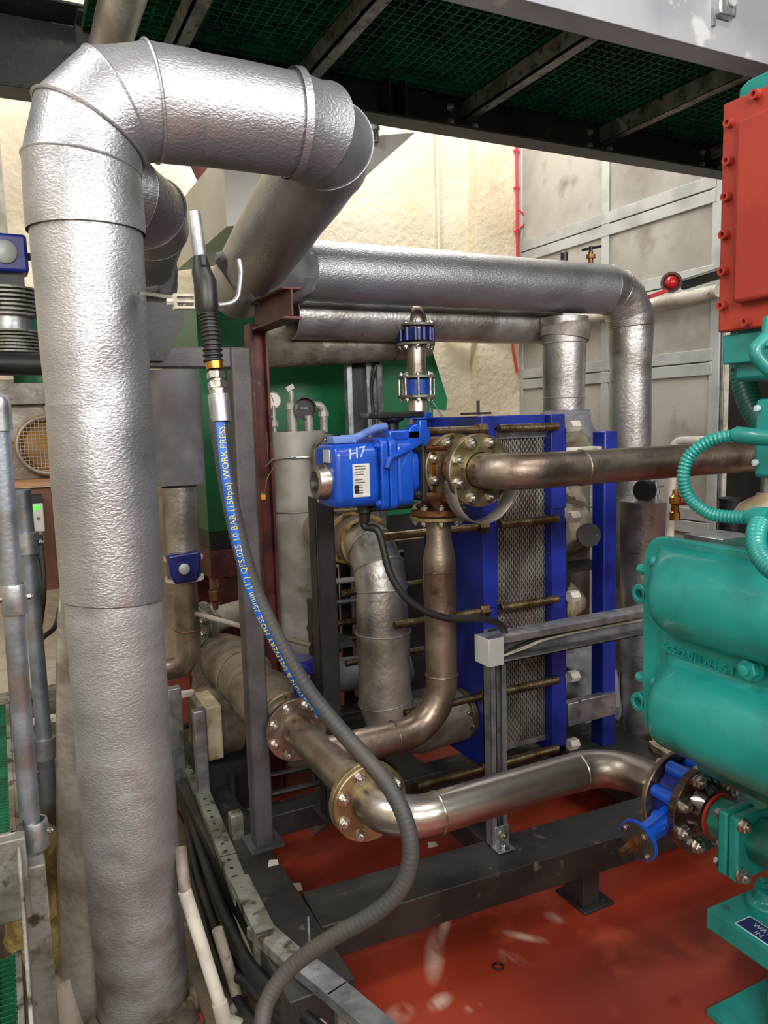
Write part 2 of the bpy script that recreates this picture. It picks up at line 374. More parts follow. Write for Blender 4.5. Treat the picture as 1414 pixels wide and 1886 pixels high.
def clad(parent, pts, rs, mt, name='cladding_sleeve', n=56, bead=.004, lap=.0025, amp=.002, step=.05, beads=None, mts=None):
    """insulated pipe: one sleeve per straight stretch, mitred at the corners, with a rolled bead where two sleeves lap"""
    pts = [Vector(p) for p in pts]; m_ = len(pts)
    if not isinstance(rs, (list, tuple)): rs = [rs] * m_
    T = [(pts[i + 1] - pts[i]).normalized() for i in range(m_ - 1)]
    u, v = frame(T[0]); prev = T[0]; objs = []
    for i in range(m_ - 1):
        t = T[i]; q = prev.rotation_difference(t); u = q @ u; v = q @ v; prev = t
        n0 = (T[i - 1] + t).normalized() if i else t
        n1 = (T[i + 1] + t).normalized() if i < m_ - 2 else t
        Ln = (pts[i + 1] - pts[i]).length; ns = max(2, int(Ln / step))
        b = MB(); vs = []
        for j in range(ns + 1):
            f = j / ns
            for k in range(n):
                a = 2 * PI * k / n; d = u * math.cos(a) + v * math.sin(a)
                ra = rs[i]; rb = rs[i + 1]
                r_ = (ra + (rb - ra) * f) + (lap if (i % 2 == 0) else 0)
                off = d * r_
                A = pts[i] + off - t * (off.dot(n0) / t.dot(n0)); B = pts[i + 1] + off - t * (off.dot(n1) / t.dot(n1))
                p = A.lerp(B, f)
                if 0 < j < ns: p = p + d * noise.noise(p * 6.0) * amp + d * min(0, noise.noise(p * 2.3 + Vector((9, 1, 4))) + .25) * amp * 3
                for dc, dr, dd in DENTS:
                    q2 = (p - dc).length_squared / (dr * dr)
                    if q2 < 6: p = p - d * dd * math.exp(-q2)
                vs.append(p)
        fs = []
        for j in range(ns):
            for k in range(n): fs.append((j * n + k, j * n + (k + 1) % n, (j + 1) * n + (k + 1) % n, (j + 1) * n + k))
        # turned-in ends
        for e, sgn in ((0, 1), (ns, -1)):
            st = len(vs)
            for k in range(n):
                p = vs[e * n + k]; cpt = pts[i] if e == 0 else pts[i + 1]; vs.append(p + (cpt - p) * .08)
            for k in range(n): fs.append((e * n + k, e * n + (k + 1) % n, st + (k + 1) % n, st + k))
        b.add(vs, fs)
        if bead and i and (beads is None or i in beads):
            ring = [vs[k] + (vs[k] - pts[i]).normalized() * bead * .2 for k in range(n)]
            b.tube(ring, bead, 6, closed=True)
        objs.append(b.build(name, (mts[i] if mts else mt), parent, sharp=50))
    return objs
def cloth(pts, rs, n=40, amp=.02, seed=0, per=10):
    """lumpy wrapped cloth round a path, folded and creased"""
    P = spline(pts, per); m_ = len(P); R = []
    for i in range(m_):
        f = i / per; k = min(int(f), len(rs) - 2); f -= k; f = min(1, f); f = f * f * (3 - 2 * f); R.append(rs[k] * (1 - f) + rs[k + 1] * f)
    b = MB(); b.tube(P, R, n); c = [sum((P[i] for i in range(m_)), Vector()) / m_]
    for i, p in enumerate(b.v):
        ax = P[min(i // n, m_ - 1)]; d = (p - ax)
        if d.length < 1e-4: continue
        d.normalize(); q = p * 7 + Vector((seed, 0, 0))
        w1 = abs(noise.noise(q)) ; w2 = abs(noise.noise(p * 19 + Vector((0, seed, 3))))
        b.v[i] = p + d * amp * (1.1 - 3.2 * w1) - d * amp * .9 * (.5 - w2) + Vector((noise.noise(q * 1.7), noise.noise(q * 1.7 + Vector((5, 5, 5))), noise.noise(q + Vector((9, 2, 1))))) * amp * .5
    return b
def text_mesh(body, size, font_spacing=1.0):
    c = bpy.data.curves.new('t', 'FONT'); c.body = body; c.size = size; c.space_character = font_spacing; c.resolution_u = 2
    o = bpy.data.objects.new('t', c); COL.objects.link(o); dg = bpy.context.evaluated_depsgraph_get(); dg.update()
    me = bpy.data.meshes.new_from_object(o.evaluated_get(dg))
    vs = [v.co.copy() for v in me.vertices]; fs = [tuple(p.vertices) for p in me.polygons]
    bpy.data.objects.remove(o); bpy.data.curves.remove(c); bpy.data.meshes.remove(me)
    return vs, fs
def flat_text(body, size, o, ux, uy, name, mt, parent, depth=.0008, bold=0):
    vs, fs = text_mesh(body, size); o = Vector(o); ux = Vector(ux).normalized(); uy = Vector(uy).normalized(); nn = ux.cross(uy)
    b = MB(); A = [o + ux * p.x + uy * p.y + nn * depth for p in vs]; b.add(A, fs)
    # side walls so that the letters have thickness
    from collections import Counter
    ec = Counter()
    for f in fs:
        for i in range(len(f)): ec[tuple(sorted((f[i], f[(i + 1) % len(f)])))] += 1
    B = [p - nn * depth for p in A]; n0 = len(b.v); b.v += B
    for f in fs:
        for i in range(len(f)):
            e = (f[i], f[(i + 1) % len(f)])
            if ec[tuple(sorted(e))] == 1: b.f.append((e[1], e[0], e[0] + n0, e[1] + n0))
    return b.build(name, mt, parent)
Xv, Yv, Zv = Vector((1, 0, 0)), Vector((0, 1, 0)), Vector((0, 0, 1))
def V(*a): return Vector(a)
# ================================================================== THE ROOM
def rbox(name, a, b_, mt): return struct(MB().bb(a, b_).build(name, mt))
fl_ = rbox('floor', (.42, -2.6, -.1), (4.4, 4.8, 0), 'red_floor')
rbox('floor_grimy', (-2.2, -2.6, -.1), (.42, 4.8, -.004), 'grimy_floor').name = 'trim_1'
rbox('wall_back', (-2.2, 4.8, 0), (3.6, 4.95, 4.6), 'cream_wall')
rbox('wall_left', (-2.35, -2.6, 0), (-2.2, 4.95, 4.6), 'cream_wall')
rbox('wall_front', (-2.35, -2.75, 0), (4.55, -2.6, 4.6), 'cream_wall')
rbox('ceiling', (-2.35, -2.75, 4.6), (4.55, 4.95, 4.7), 'ceiling_paint')
rbox('trim_2', (3.13, 4.69, 0), (3.6, 4.8, 4.6), 'cream_wall')            # pilaster in the corner
wr = rbox('wall_right', (3.52, 2.90, 0), (3.62, 4.8, 4.6), 'cream_wall')
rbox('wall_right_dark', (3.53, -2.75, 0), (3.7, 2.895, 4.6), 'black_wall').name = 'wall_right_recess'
rbox('trim_3', (3.50, 2.897, 0), (3.53, 2.903, 4.6), 'white_paint')
# panels and cover strips on the right-hand wall
ys = [2.96, 3.80, 4.68]; zs = [0.0, .92, 1.80, 2.24, 2.70, 3.6]
for i in range(2):
    for j in range(5):
        b = MB().bb((3.498, ys[i] + .012, zs[j] + .012), (3.52, ys[i + 1] - .012, zs[j + 1] - .012)); b.build('panel', 'wall_panel', wr, bevel=.002)
for y in (2.96, 3.80, 4.68):
    MB().bb((3.486, y - .032, 0), (3.499, y + .032, 3.6)).build('cover_strip', 'strip_metal', wr, bevel=.002)
MB().bb((3.495, 2.905, 0), (3.51, 2.922, 3.6)).build('edge_strip', 'galvanised', wr, bevel=.002)
for z in (.92, 1.80, 2.24, 2.70):
    for dz in (-.037, .037):
        MB().bb((3.483, 2.97, z + dz - .033), (3.497, 4.66, z + dz + .033)).build('cover_strip', 'strip_metal', wr, bevel=.002)

# ================================================================== WALKWAY
GZ = 2.70
wk = thing('walkway', 'overhead steel walkway with dark green square mesh grating on joists', 'walkway', (1.9, 2.4, GZ))
def channel_x(x0, x1, y, z, h, fl_w, sgn, mt, name, parent):
    b = MB()
    b.bb((x0, y - .005, z), (x1, y + .005, z + h)); ya, yb = sorted((y, y + sgn * fl_w))
    b.bb((x0, ya, z), (x1, yb, z + .01)); b.bb((x0, ya, z + h - .01), (x1, yb, z + h)); return b.build(name, mt, parent, bevel=.002)
channel_x(.34, 3.5, 2.86, GZ, .17, .1, -1, 'dark_skid', 'edge_channel', wk)
nc = channel_x(.34, 3.5, 1.88, GZ, .34, .09, 1, 'fascia', 'edge_channel', wk); nc['label'] = 'light galvanised fascia channel'
for x in (.62, 1.10, 1.84, 2.58, 3.3):
    b = MB(); b.bb((x - .004, 1.9, GZ + .07), (x + .004, 2.85, GZ + .138)); b.bb((x - .004, 1.9, GZ + .07), (x + .045, 2.85, GZ + .077))
    b.build('joist', 'galv_dirty', wk)
    for dx in (-.06, .06):
        for z in (GZ + .05, GZ + .11): bolt(wk, (x + dx, 2.853, z), -Yv, 1.0, 'galvanised')
for x in (1.45, 1.52): MB().bb((x, 2.76, GZ + .01), (x + .008, 2.855, GZ + .16)).build('stiffener', 'dark_skid', wk)
b = MB()
p = .0385
k = 0; x = .36
while x < 3.45: b.bb((x - .002, 1.9, GZ + .14), (x + .002, 2.84, GZ + .178)); x += p
y = 1.92
while y < 2.84: b.bb((.36, y - .002, GZ + .14), (3.45, y + .002, GZ + .178)); y += p
g = b.build('grating', 'grating_green', wk); g['kind'] = 'stuff'
MB().bb((.36, 1.9, GZ + .30), (3.45, 2.84, GZ + .31)).build('blackout_sheet', 'dark_sheet', wk)  # added dark sheet, keeps bright ceiling lamps from showing through the grating
bp = Vector((0, 0, 0))
cb = thing('conduit_box', 'small grey metal junction box fixed on the light walkway fascia', 'junction box', PY(1330, 20, 1.86))
c = PY(1335, 14, 1.86)
MB().box(c, (.075, .03, .06)).build('box_body', 'galvanised', cb, bevel=.006); MB().cyl(c + V(.01, -.016, .01), c + V(.01, -.024, .01), .014).build('cover_screw', 'strip_metal', cb)
b = MB(); b.box(c + V(-.04, .01, -.01), (.012, .012, .1)); b.build('bracket', 'galvanised', cb)
bm_ = MB(); bm_.bb((-1.6, 3.02, 2.70), (.5, 3.14, 2.71)); bm_.bb((-1.6, 3.13, 2.71), (.5, 3.14, 2.98)); bm_.bb((-1.6, 2.98, 2.98), (.5, 3.14, 2.99))
tag(bm_.build('steel_beam', 'dark_skid', bevel=.002), 'dark steel channel beam above the left edge, behind the big elbow', 'beam')
b = MB(); b.bb((-1.6, 2.0, 2.99), (.3, 3.2, 3.02)); tag(b.build('deck_plate', 'dark_skid'), 'dark deck plate in the top left corner above the beam', 'deck')
oh = thing('overhead_pipe', 'silver clad pipe running overhead behind the top of the big elbow', 'pipe', (.377, 2.3, 2.6))
clad(oh, [(.377, .6, 2.66), (.377, 1.9, 2.63), (.377, 2.5, 2.62), (.377, 3.4, 2.6)], .055, 'cladding', n=32, bead=.003)

# ================================================================== BIG INSULATED PIPES
bx, by = .23, 1.985
bp_ = thing('insulated_pipe', 'big stucco aluminium clad riser pipe with mitred elbow in the left foreground', 'pipe', (bx, by, 0))
el = fillet([V(bx, by, 1.0), V(bx, by, 2.315), V(.895, by, 2.315), V(.915, 2.5, 2.235)], [.165, .15], 3)
# el = start, 4 arc points, 4 arc points, end
pts = [V(bx, by, .02), V(bx, by, 1.12), V(bx + .0005, by, 1.124), V(bx, by, 1.6), V(bx, by, 2.02)] + el[1:5] + [V(.50, by, 2.315)] + el[5:9] + [V(.93, 3.15, 2.085)]
rs = [.117, .1125, .118, .1205, .126] + [.128] * 4 + [.127] + [.127] * 4 + [.122]
for px_, py_, r_, d_ in ((170, 752, .022, .010), (205, 690, .05, .006), (138, 1150, .035, .012), (120, 1110, .03, .008), (215, 1592, .03, .007), (285, 1640, .05, .008), (250, 1450, .07, .006), (235, 520, .05, .005), (130, 250, .03, .004)):
    DENTS.append((PY(px_, py_, by - .10), r_, d_))
clad(bp_, pts, rs, 'stucco_aluminium', step=.018, n=72, bead=.004, beads={5, 6, 7, 8}, mts=['stucco_dirty'] + ['stucco_aluminium'] * 14, amp=.0035)
b = MB(); b.lathe((bx, by, 2.0), Zv, [(0, .1325), (.025, .1335), (.12, .1315), (.15, .128)], 56); b.build('lap_band', 'stucco_aluminium', bp_)
b = MB(); b.lathe((.745, by, 2.315), Xv, [(0, .1335), (.02, .1355), (.022, .128)], 56); b.build('lap_band', 'stucco_aluminium', bp_)
b = MB(); b.lathe((bx, by, 0), Zv, [(0, .16), (.012, .155), (.03, .135), (.035, .118)], 40); b.crumple(.012, 14); b.build('base_collar', 'grimy_floor', bp_)
# second one behind
p2 = thing('insulated_pipe', 'silver clad pipe with mitred elbow seen behind the big riser', 'pipe', (.3, 2.45, 2.0))
el = fillet([V(.14, 2.47, 2.23), V(.49, 2.47, 2.22), V(.49, 3.2, 2.0)], .14, 3)
pts = [el[0], V(.30, 2.47, 2.223)] + el[1:]
DENTS.clear()
clad(p2, pts, .119, 'stucco_aluminium', bead=.003)
b = MB(); b.lathe(el[1] + V(-.01, 0, 0), Xv, [(0, .122), (.02, .1265), (.022, .12)], 48); b.build('lap_band', 'stucco_aluminium', p2)
b = cloth([V(.49, 2.80, 2.13), V(.5, 2.9, 2.09), V(.52, 3.05, 2.03), V(.55, 3.15, 2.0)], [.12, .13, .12, .08], amp=.02, seed=3)
b.build('wrap', 'cloth_grey', p2)
# old sheet leaning behind the riser foot
b = MB(); vs = []; nn = 16; mm = 8
for i in range(nn + 1):
    z = 1.13 * (1 - i / nn) + .03; k = 1 - z / 1.16
    for j in range(mm + 1):
        s_ = j / mm; x_ = bx - .10 - (.018 + .075 * k ** .7) * s_; y_ = by - .01 + .05 * s_ + .02 * math.sin(s_ * PI) * (1 - k)
        vs.append(V(x_ - .012 * math.sin(s_ * 2.5) * k, y_ - .03 * k * math.sin(s_ * PI), z - (.03 * (1 - s_) if i == nn else 0)))
fs = [(i * (mm + 1) + j, i * (mm + 1) + j + 1, (i + 1) * (mm + 1) + j + 1, (i + 1) * (mm + 1) + j) for i in range(nn) for j in range(mm)]
b.add(vs, fs); o = b.build('metal_sheet', 'cladding_old'); sm_ = o.modifiers.new('solid', 'SOLIDIFY'); sm_.thickness = .003
tag(o, 'grubby curved sheet metal guard standing behind the foot of the big riser', 'metal sheet')
b = MB(); b.sphere((.02, 2.3, .18), .1, 16, 1.0, .7, 2.6); b.crumple(.05, 12); b.crumple(.02, 40)
tag(b.build('insulation_wad', 'yellow_insulation'), 'wad of bare yellow insulation between stair post and big riser', 'insulation')

# long pipe across the back
LY, LZ = 2.93, 2.135
lp = thing('insulated_pipe', 'long silver clad pipe crossing the picture and turning down at its right end', 'pipe', (1.9, LY, LZ))
el = fillet([V(1.12, LY, LZ), V(2.86, LY, LZ), V(2.86, LY, .9)], .17, 4)
pts = [V(1.12, LY, LZ), V(1.85, LY, LZ), V(2.4, LY, LZ)] + el[1:-1] + [V(2.86, LY, 1.72), V(2.86, LY, 1.3), V(2.86, LY, .2)]
rs = [.116] * 3 + [.114] + [.11] * 4 + [.1, .1, .1]
clad(lp, pts, rs, 'cladding', bead=.003, beads={3, 4, 5, 6, 7}, mts=['stucco_aluminium'] * 3 + ['cladding'] * 9)
b = cloth([V(.86, 2.97, 2.10), V(.92, 2.93, 2.13), V(1.03, 2.92, 2.135), V(1.13, LY, LZ)], [.11, .135, .135, .122], amp=.02, seed=11, per=14); b.build('cloth_wrap', 'cloth_grey', lp)
# fittings on top of the long pipe
hv = thing('hand_valve', 'small lever valve on top of the long silver pipe', 'valve', (2.60, LY, LZ + .11))
b = MB(); b.cyl((2.60, LY, LZ + .1), (2.60, LY, LZ + .17), .012, 12); b.cyl((2.60, LY, LZ + .14), (2.60, LY, LZ + .158), .022, 6); b.build('valve_body', 'bronze', hv)
b = MB(); b.beam((2.55, LY, LZ + .175), (2.66, LY, LZ + .2), .014, .012); b.cyl((2.60, LY, LZ + .165), (2.60, LY, LZ + .195), .009, 10); b.build('lever', 'black_plastic', hv)
b = MB(); b.lathe((2.44, LY, LZ + .105), Zv, [(0, .018), (.05, .018), (.055, .012), (.06, 0)], 12); tag(b.build('pipe_plug', 'black_plastic'), 'black plug standing on the long silver pipe', 'plug')

# duct behind the long pipe and its down leg
dp = thing('insulated_pipe', 'silver clad pipe behind the long pipe, with a short leg down to a grey wrap', 'pipe', (1.8, 3.12, 1.98))
clad(dp, [V(1.15, 3.12, 1.985), V(1.7, 3.12, 1.985), V(2.52, 3.12, 1.985)], .095, 'cladding', bead=0)
clad(dp, [V(2.48, 2.98, 2.0), V(2.48, 2.98, 1.88), V(2.48, 2.98, 1.62), V(2.48, 2.98, 1.5)], [.112, .105, .098, .098], 'cladding', bead=.003)
b = MB(); b.lathe((2.48, 2.98, 1.90), V(.15, 0, 1), [(0, .108), (.0, .118), (.06, .12), (.08, .112)], 40); b.build('lap_band', 'cladding_old', dp)
bw = cloth([V(2.48, 2.96, 1.56), V(2.48, 2.96, 1.52), V(2.48, 2.95, 1.40), V(2.48, 2.95, 1.28), V(2.48, 2.95, 1.22)], [.10, .128, .13, .13, .09], amp=.022, seed=5)
bw.build('blanket', 'cloth_grey', dp)
# lower, patched pipe
lq = thing('insulated_pipe', 'dull grey pipe with black torn patches under the long silver pipe', 'pipe', (1.4, 3.2, 1.9))
clad(lq, [V(1.0, 3.24, 1.86), V(1.3, 3.24, 1.875), V(1.68, 3.24, 1.90), V(1.86, 3.24, 1.92)], .088, 'cladding_old', bead=.003, mts=['dirty_wrap', 'cladding_old', 'cladding_old'])

# ================================================================== FLANGED PIPEWORK, FRONT
TX, TZ = .765, .592
# dirty lagged pipe
dl = thing('lagged_pipe', 'grimy lagged pipe running away from the blue wafer valve', 'pipe', (TX, 2.7, .5))
el = fillet([V(TX, 2.27, TZ), V(TX, 3.12, TZ), V(TX - .05, 3.14, .1)], .16, 4)
clad(dl, [V(TX, 2.26, TZ), V(TX, 2.5, TZ), V(TX, 2.75, TZ)] + el[1:], [.07, .1, .103] + [.103] * 6, 'dirty_wrap', bead=.004, beads={2, 3, 4, 5, 6}, amp=.012)
b = MB(); b.lathe((TX + .05, 2.44, TZ - .07), V(.3, -1, -.2), [(0, .03), (.03, .03), (.035, .02), (.035, 0)], 20); b.build('plug', 'dirty_wrap', dl)
# blue wafer valve
wv = thing('wafer_valve', 'blue wafer valve clamped between brown flanges on the lower left pipe', 'valve', (TX, 2.22, TZ))
b = MB(); b.lathe((TX, 2.205, TZ), Yv, [(0, .05), (0, .078), (.045, .078), (.045, .05)], 40, closed=True); b.build('valve_body', 'navy_valve', wv)
b = MB(); b.cyl((TX + .03, 2.228, TZ + .07), (TX + .03, 2.228, TZ + .20), .02, 20); b.lathe((TX + .03, 2.228, TZ + .17), Zv, [(0, .02), (0, .05), (.04, .052), (.045, .045), (.045, 0)], 28)
b.build('actuator_stem', 'navy_valve', wv)
flange(wv, (TX, 2.25, TZ), Yv, .1, .05, .018, 8, 'zinc_yellow')
# brown tee
bt = thing('tee_pipe', 'brown stained steel tee pipe with bend up to the three-way valve', 'pipe', (TX, 1.98, TZ))
b = MB(); b.cyl((TX, 1.69, TZ), (TX, 2.19, TZ), .05, 40); b.build('run_pipe', 'brown_steel', bt)
flange(bt, (TX, 2.20, TZ), -Yv, .1, .05, .018, 8, 'brown_steel')
flange(bt, (TX, 1.672, TZ), Yv, .1, .05, .018, 8, 'zinc_yellow', sides=(1,))
VX, VY, VZ = 1.17, 1.98, 1.395
path = fillet([V(TX + .02, VY, TZ), V(VX, VY, TZ), V(VX, VY, 1.0)], .15, 16)
b = MB(); b.tube(path, .048, 36); b.build('branch_pipe', 'brown_steel', bt)
b = MB(); b.cyl((VX, VY, .99), (VX, VY, 1.09), .05, 36); b.tube([V(VX, VY, 1.09), V(VX, VY, 1.13), V(VX, VY, 1.18), V(VX, VY, 1.27)], [.05, .048, .038, .037], 36); b.build('riser_pipe', 'brown_steel', bt)
for q, ax in ((V(VX, VY, .76), Zv), (V(VX, VY, 1.085), Zv), (V(VX - .17, VY, TZ), Xv)):
    u, v = frame(ax); b = MB(); b.tube([q + (u * math.cos(a) + v * math.sin(a)) * .0495 for a in [2 * PI * i / 36 for i in range(36)]], .0025, 6, closed=True); b.build('weld_bead', 'brown_steel', bt)
# silver lower pipe
SY = 1.535; SX = 1.44
lo = thing('steel_pipe', 'bright steel pipe sweeping right to the blue butterfly valve by the engine', 'pipe', (1.2, SY, TZ))
el = fillet([V(TX, 1.66, TZ), V(TX, SY, TZ), V(SX, SY, TZ), V(SX, 1.31, TZ + .01)], [.115, .12], 14)
b = MB(); b.tube(el, .05, 40); b.build('pipe_run', 'bright_steel', lo)
for q in (V(.885, SY, TZ), V(1.325, SY, TZ)): b = MB(); b.tube([q + V(0, math.cos(a), math.sin(a)) * .0505 for a in [2 * PI * i / 36 for i in range(36)]], .0022, 6, closed=True); b.build('weld_bead', 'bolt_steel', lo)
flange(lo, (TX, 1.672, TZ), -Yv, .1, .05, .018, 8, 'zinc_yellow')
flange(lo, (SX, 1.302, TZ + .01), Yv, .108, .05, .014, 8, 'brown_steel')
# butterfly valve
bv = thing('butterfly_valve', 'bright blue butterfly valve with bare square stem beside the engine', 'valve', (SX, 1.32, TZ))
c0 = V(SX, 1.235, TZ + .01)
b = MB(); b.lathe(c0, Yv, [(0, .05), (0, .082), (.062, .082), (.062, .05)], 44, closed=True)
b.build('valve_body', 'navy_valve', bv)
for k in range(8):
    a = 2 * PI * (k + .5) / 8; d = V(math.cos(a), 0, math.sin(a)); b = MB(); b.tube([c0 + d * .087 + V(0, .0, 0), c0 + d * .087 + V(0, .062, 0)], .017, 14); b.build('lug', 'blue_paint', bv, bevel=.002)
sd = V(-.93, -.12, -.18).normalized()
b = MB(); b.tube([c0 + V(0, .03, 0) + sd * .07, c0 + V(0, .03, 0) + sd * .19], [.024, .018], 20)
b.box(c0 + V(0, .03, 0) + sd * .13, (.14, .02, .05), sd, V(0, 0, 1).cross(sd), None); b.build('neck', 'blue_paint', bv)
u, v = frame(sd)
b = MB(); q0 = c0 + V(0, .03, 0) + sd * .19; b.lathe(q0, sd, [(0, .0), (0, .05), (.008, .05), (.008, .046), (.0081, 0)], 32); b.build('mounting_pad', 'blue_paint', bv)
b = MB(); b.lathe(q0 + sd * .0085, sd, [(0, 0.0), (0, .046), (.002, .046), (.002, 0)], 32); b.build('pad_face', 'dark_skid', bv)
b = MB(); b.cyl(q0 + sd * .01, q0 + sd * .028, .016, 16); b.box(q0 + sd * .045, (.045, .014, .014), sd, u, None); b.build('stem', 'bronze', bv)
for k in range(4):
    a = PI / 4 + PI / 2 * k; bolt(bv, q0 + (u * math.cos(a) + v * math.sin(a)) * .037 + sd * .01, sd, .5)
# black-brown flange + green coupling to the engine
gp = thing('coupling_pipe', 'dark green pipe stub with oily brown flange under the engine cover', 'pipe', (SX, 1.1, TZ))
flange(gp, (SX, 1.235, TZ + .01), -Yv, .108, .05, .022, 8, 'oily', bs=1.15)
b = MB(); b.lathe((SX, 1.213, TZ + .01), -Yv, [(0, .07), (.012, .066), (.03, .062), (.035, .05)], 36); b.build('collar', 'oily', gp)
b = MB(); b.cyl((SX, 1.18, TZ + .01), (SX, 1.174, TZ + .01), .055, 36); b.build('gasket_ring', 'copper_red', gp)
b = MB(); b.tube([V(SX, 1.175, TZ + .01), V(SX, 1.15, TZ + .01), V(SX, 1.0, TZ + .008), V(SX, .7, TZ)], [.05, .052, .052, .06], 8); b.build('pipe_stub', 'teal_dark', gp, bevel=.004)
for y_ in (1.108, 1.080):
    b = MB(); b.box((SX, y_, TZ), (.15, .024, .15)); b.build('square_flange', 'teal_paint', gp, bevel=.006)
for sx_ in (-1, 1):
    for sz_ in (-1, 1):
        bolt(gp, (SX + sx_ * .06, 1.120, TZ + sz_ * .058), Yv, .9); bolt(gp, (SX + sx_ * .06, 1.068, TZ + sz_ * .058), -Yv, 1.1)
# ================================================================== THREE-WAY VALVE AND ACTUATOR
tv = thing('control_valve', 'three-way bronze control valve with big blue electric actuator', 'valve', (VX, VY, VZ))
b = MB(); b.lathe((VX, VY - .03, VZ), Yv, [(-.05, .055), (-.03, .06), (0, .078), (.05, .078), (.09, .06), (.1, .05)], 32)
b.lathe((VX, VY, VZ - .13), Zv, [(0, .05), (.03, .052), (.1, .07), (.19, .07), (.22, .04), (.225, 0)], 32); b.build('valve_body', 'bronze', tv)
b = MB(); b.box((VX - .095, VY - .02, VZ - .005), (.02, .15, .16)); b.box((VX - .075, VY - .02, VZ - .005), (.03, .12, .13)); b.build('bonnet', 'black_paint', tv, bevel=.004)
b = MB(); b.box((VX - .075, VY - .105, VZ + .0), (.012, .006, .15)); b.build('gasket_strip', 'brass', tv)
b = MB(); b.cyl((VX - .10, VY - .10, VZ - .07), (VX - .03, VY - .10, VZ - .07), .012, 16); b.cyl((VX - .10, VY - .10, VZ + .065), (VX - .03, VY - .10, VZ + .065), .01, 12)
b.lathe((VX - .035, VY - .10, VZ - .07), Xv, [(0, .0), (0, .018), (.012, .018), (.012, 0)], 12); b.build('stud', 'bronze', tv)
for dz in (-.065, .065):
    for dy in (-.055, .03): bolt(tv, (VX - .105, VY - .02 + dy, VZ + dz), -Xv, .8, 'black_paint')
flange(tv, (VX, VY, VZ - .118), -Zv, .083, .04, .02, 8, 'bronze', sides=(-1,), bs=.8)
flange(tv, (VX, VY, VZ - .14), -Zv, .086, .04, .012, 8, 'zinc_yellow', sides=(1,), bs=.8)
flange(tv, (VX, VY - .085, VZ + .005), -Yv, .1, .05, .02, 8, 'zinc_yellow')
b = MB(); b.cyl((VX, VY - .12, VZ + .005), (VX, VY - .215, VZ + .005), .056, 32); b.build('spool', 'bronze', tv)
flange(tv, (VX, VY + .06, VZ + .005), -Yv, .09, .05, .02, 8, 'bronze')
# actuator: along -X from the bonnet
def rrect(w_, h_, r, n=5):
    out = []
    for cx, cy, a0 in ((w_ / 2 - r, h_ / 2 - r, 0), (-w_ / 2 + r, h_ / 2 - r, PI / 2), (-w_ / 2 + r, -h_ / 2 + r, PI), (w_ / 2 - r, -h_ / 2 + r, 1.5 * PI)):
        for k in range(n + 1): a = a0 + PI / 2 * k / n; out.append((cx + r * math.cos(a), cy + r * math.sin(a)))
    return out
AC = V(VX - .10, VY - .02, VZ)      # bonnet side centre
def slab(b, x0, x1, wy, hz, r, dy=0, dz=0): b.prism([(p_[0], p_[1]) for p_ in rrect(wy, hz, r)], AC + V(x0, dy, dz), -Yv, Zv, 1e-6 if x0 == x1 else 1); return b
def block(x0, x1, wy, hz, r, name, mt, dy=0, dz=0, bev=.006):
    b = MB(); b.prism(rrect(wy, hz, r), AC + V(x1, dy, dz), Yv, Zv, x0 - x1)   # extrudes +X from x1 to x0
    return b.build(name, mt, tv, bevel=bev, bseg=3)
block(-.005, -.03, .12, .15, .05, 'adapter', 'blue_paint')
block(-.03, -.085, .15, .19, .03, 'gear_housing', 'blue_paint', bev=.01)
block(-.088, -.112, .165, .2, .022, 'gear_cover', 'blue_paint', bev=.004)
block(-.115, -.137, .165, .2, .022, 'housing_rim', 'blue_paint', bev=.004)
block(-.138, -.27, .15, .175, .035, 'motor_housing', 'blue_paint', bev=.014)
for dz in (-.088, .088):
    for x_ in (-.135,): bolt(tv, AC + V(x_, -.066, dz * .9), -Xv, .8, 'blue_paint')
b = MB(); q = AC + V(-.27, -.0, -.015); b.lathe(q, -Xv, [(-.01, .052), (.012, .05), (.03, .046), (.032, .03), (.004, .028), (.003, 0)], 36); b.build('end_bezel', 'bolt_steel', tv)
b = MB(); b.lathe(q, -Xv, [(.005, 0), (.006, .028), (.0061, 0.0)], 28); b.build('end_glass', 'black_plastic', tv)
b = MB(); b.box(AC + V(-.272, -.02, .055), (.004, .045, .035)); b.build('plate', 'strip_metal', tv, bevel=.001)
# face facing the camera: label and chalk
fy = -.0755
b = MB(); b.box(AC + V(-.196, fy, -.012), (.05, .0012, .09)); b.build('sticker', 'sticker', tv)
for i, t_ in enumerate(['ACTUATOR', 'TYPE 230V 50Hz', 'No 1 2 3 4', 'IP 65  15 W', '60 Nm', 'SERVICE']):
    pass
b = MB()
for i in range(11):
    if i == 4: continue
    L_ = .036 * (0.6 + .4 * random.random()); b.box(AC + V(-.216 + L_ / 2, fy - .0009, .026 - i * .0072), (L_, .0004, .0022))
b.box(AC + V(-.211, fy - .0009, -.036), (.014, .0004, .022)); b.build('print', 'ink', tv)
flat_text('H7', .042, AC + V(-.232, fy - .0002, .046), V(1, 0, .12), Zv, 'chalk_mark', 'chalk', tv, .0006)
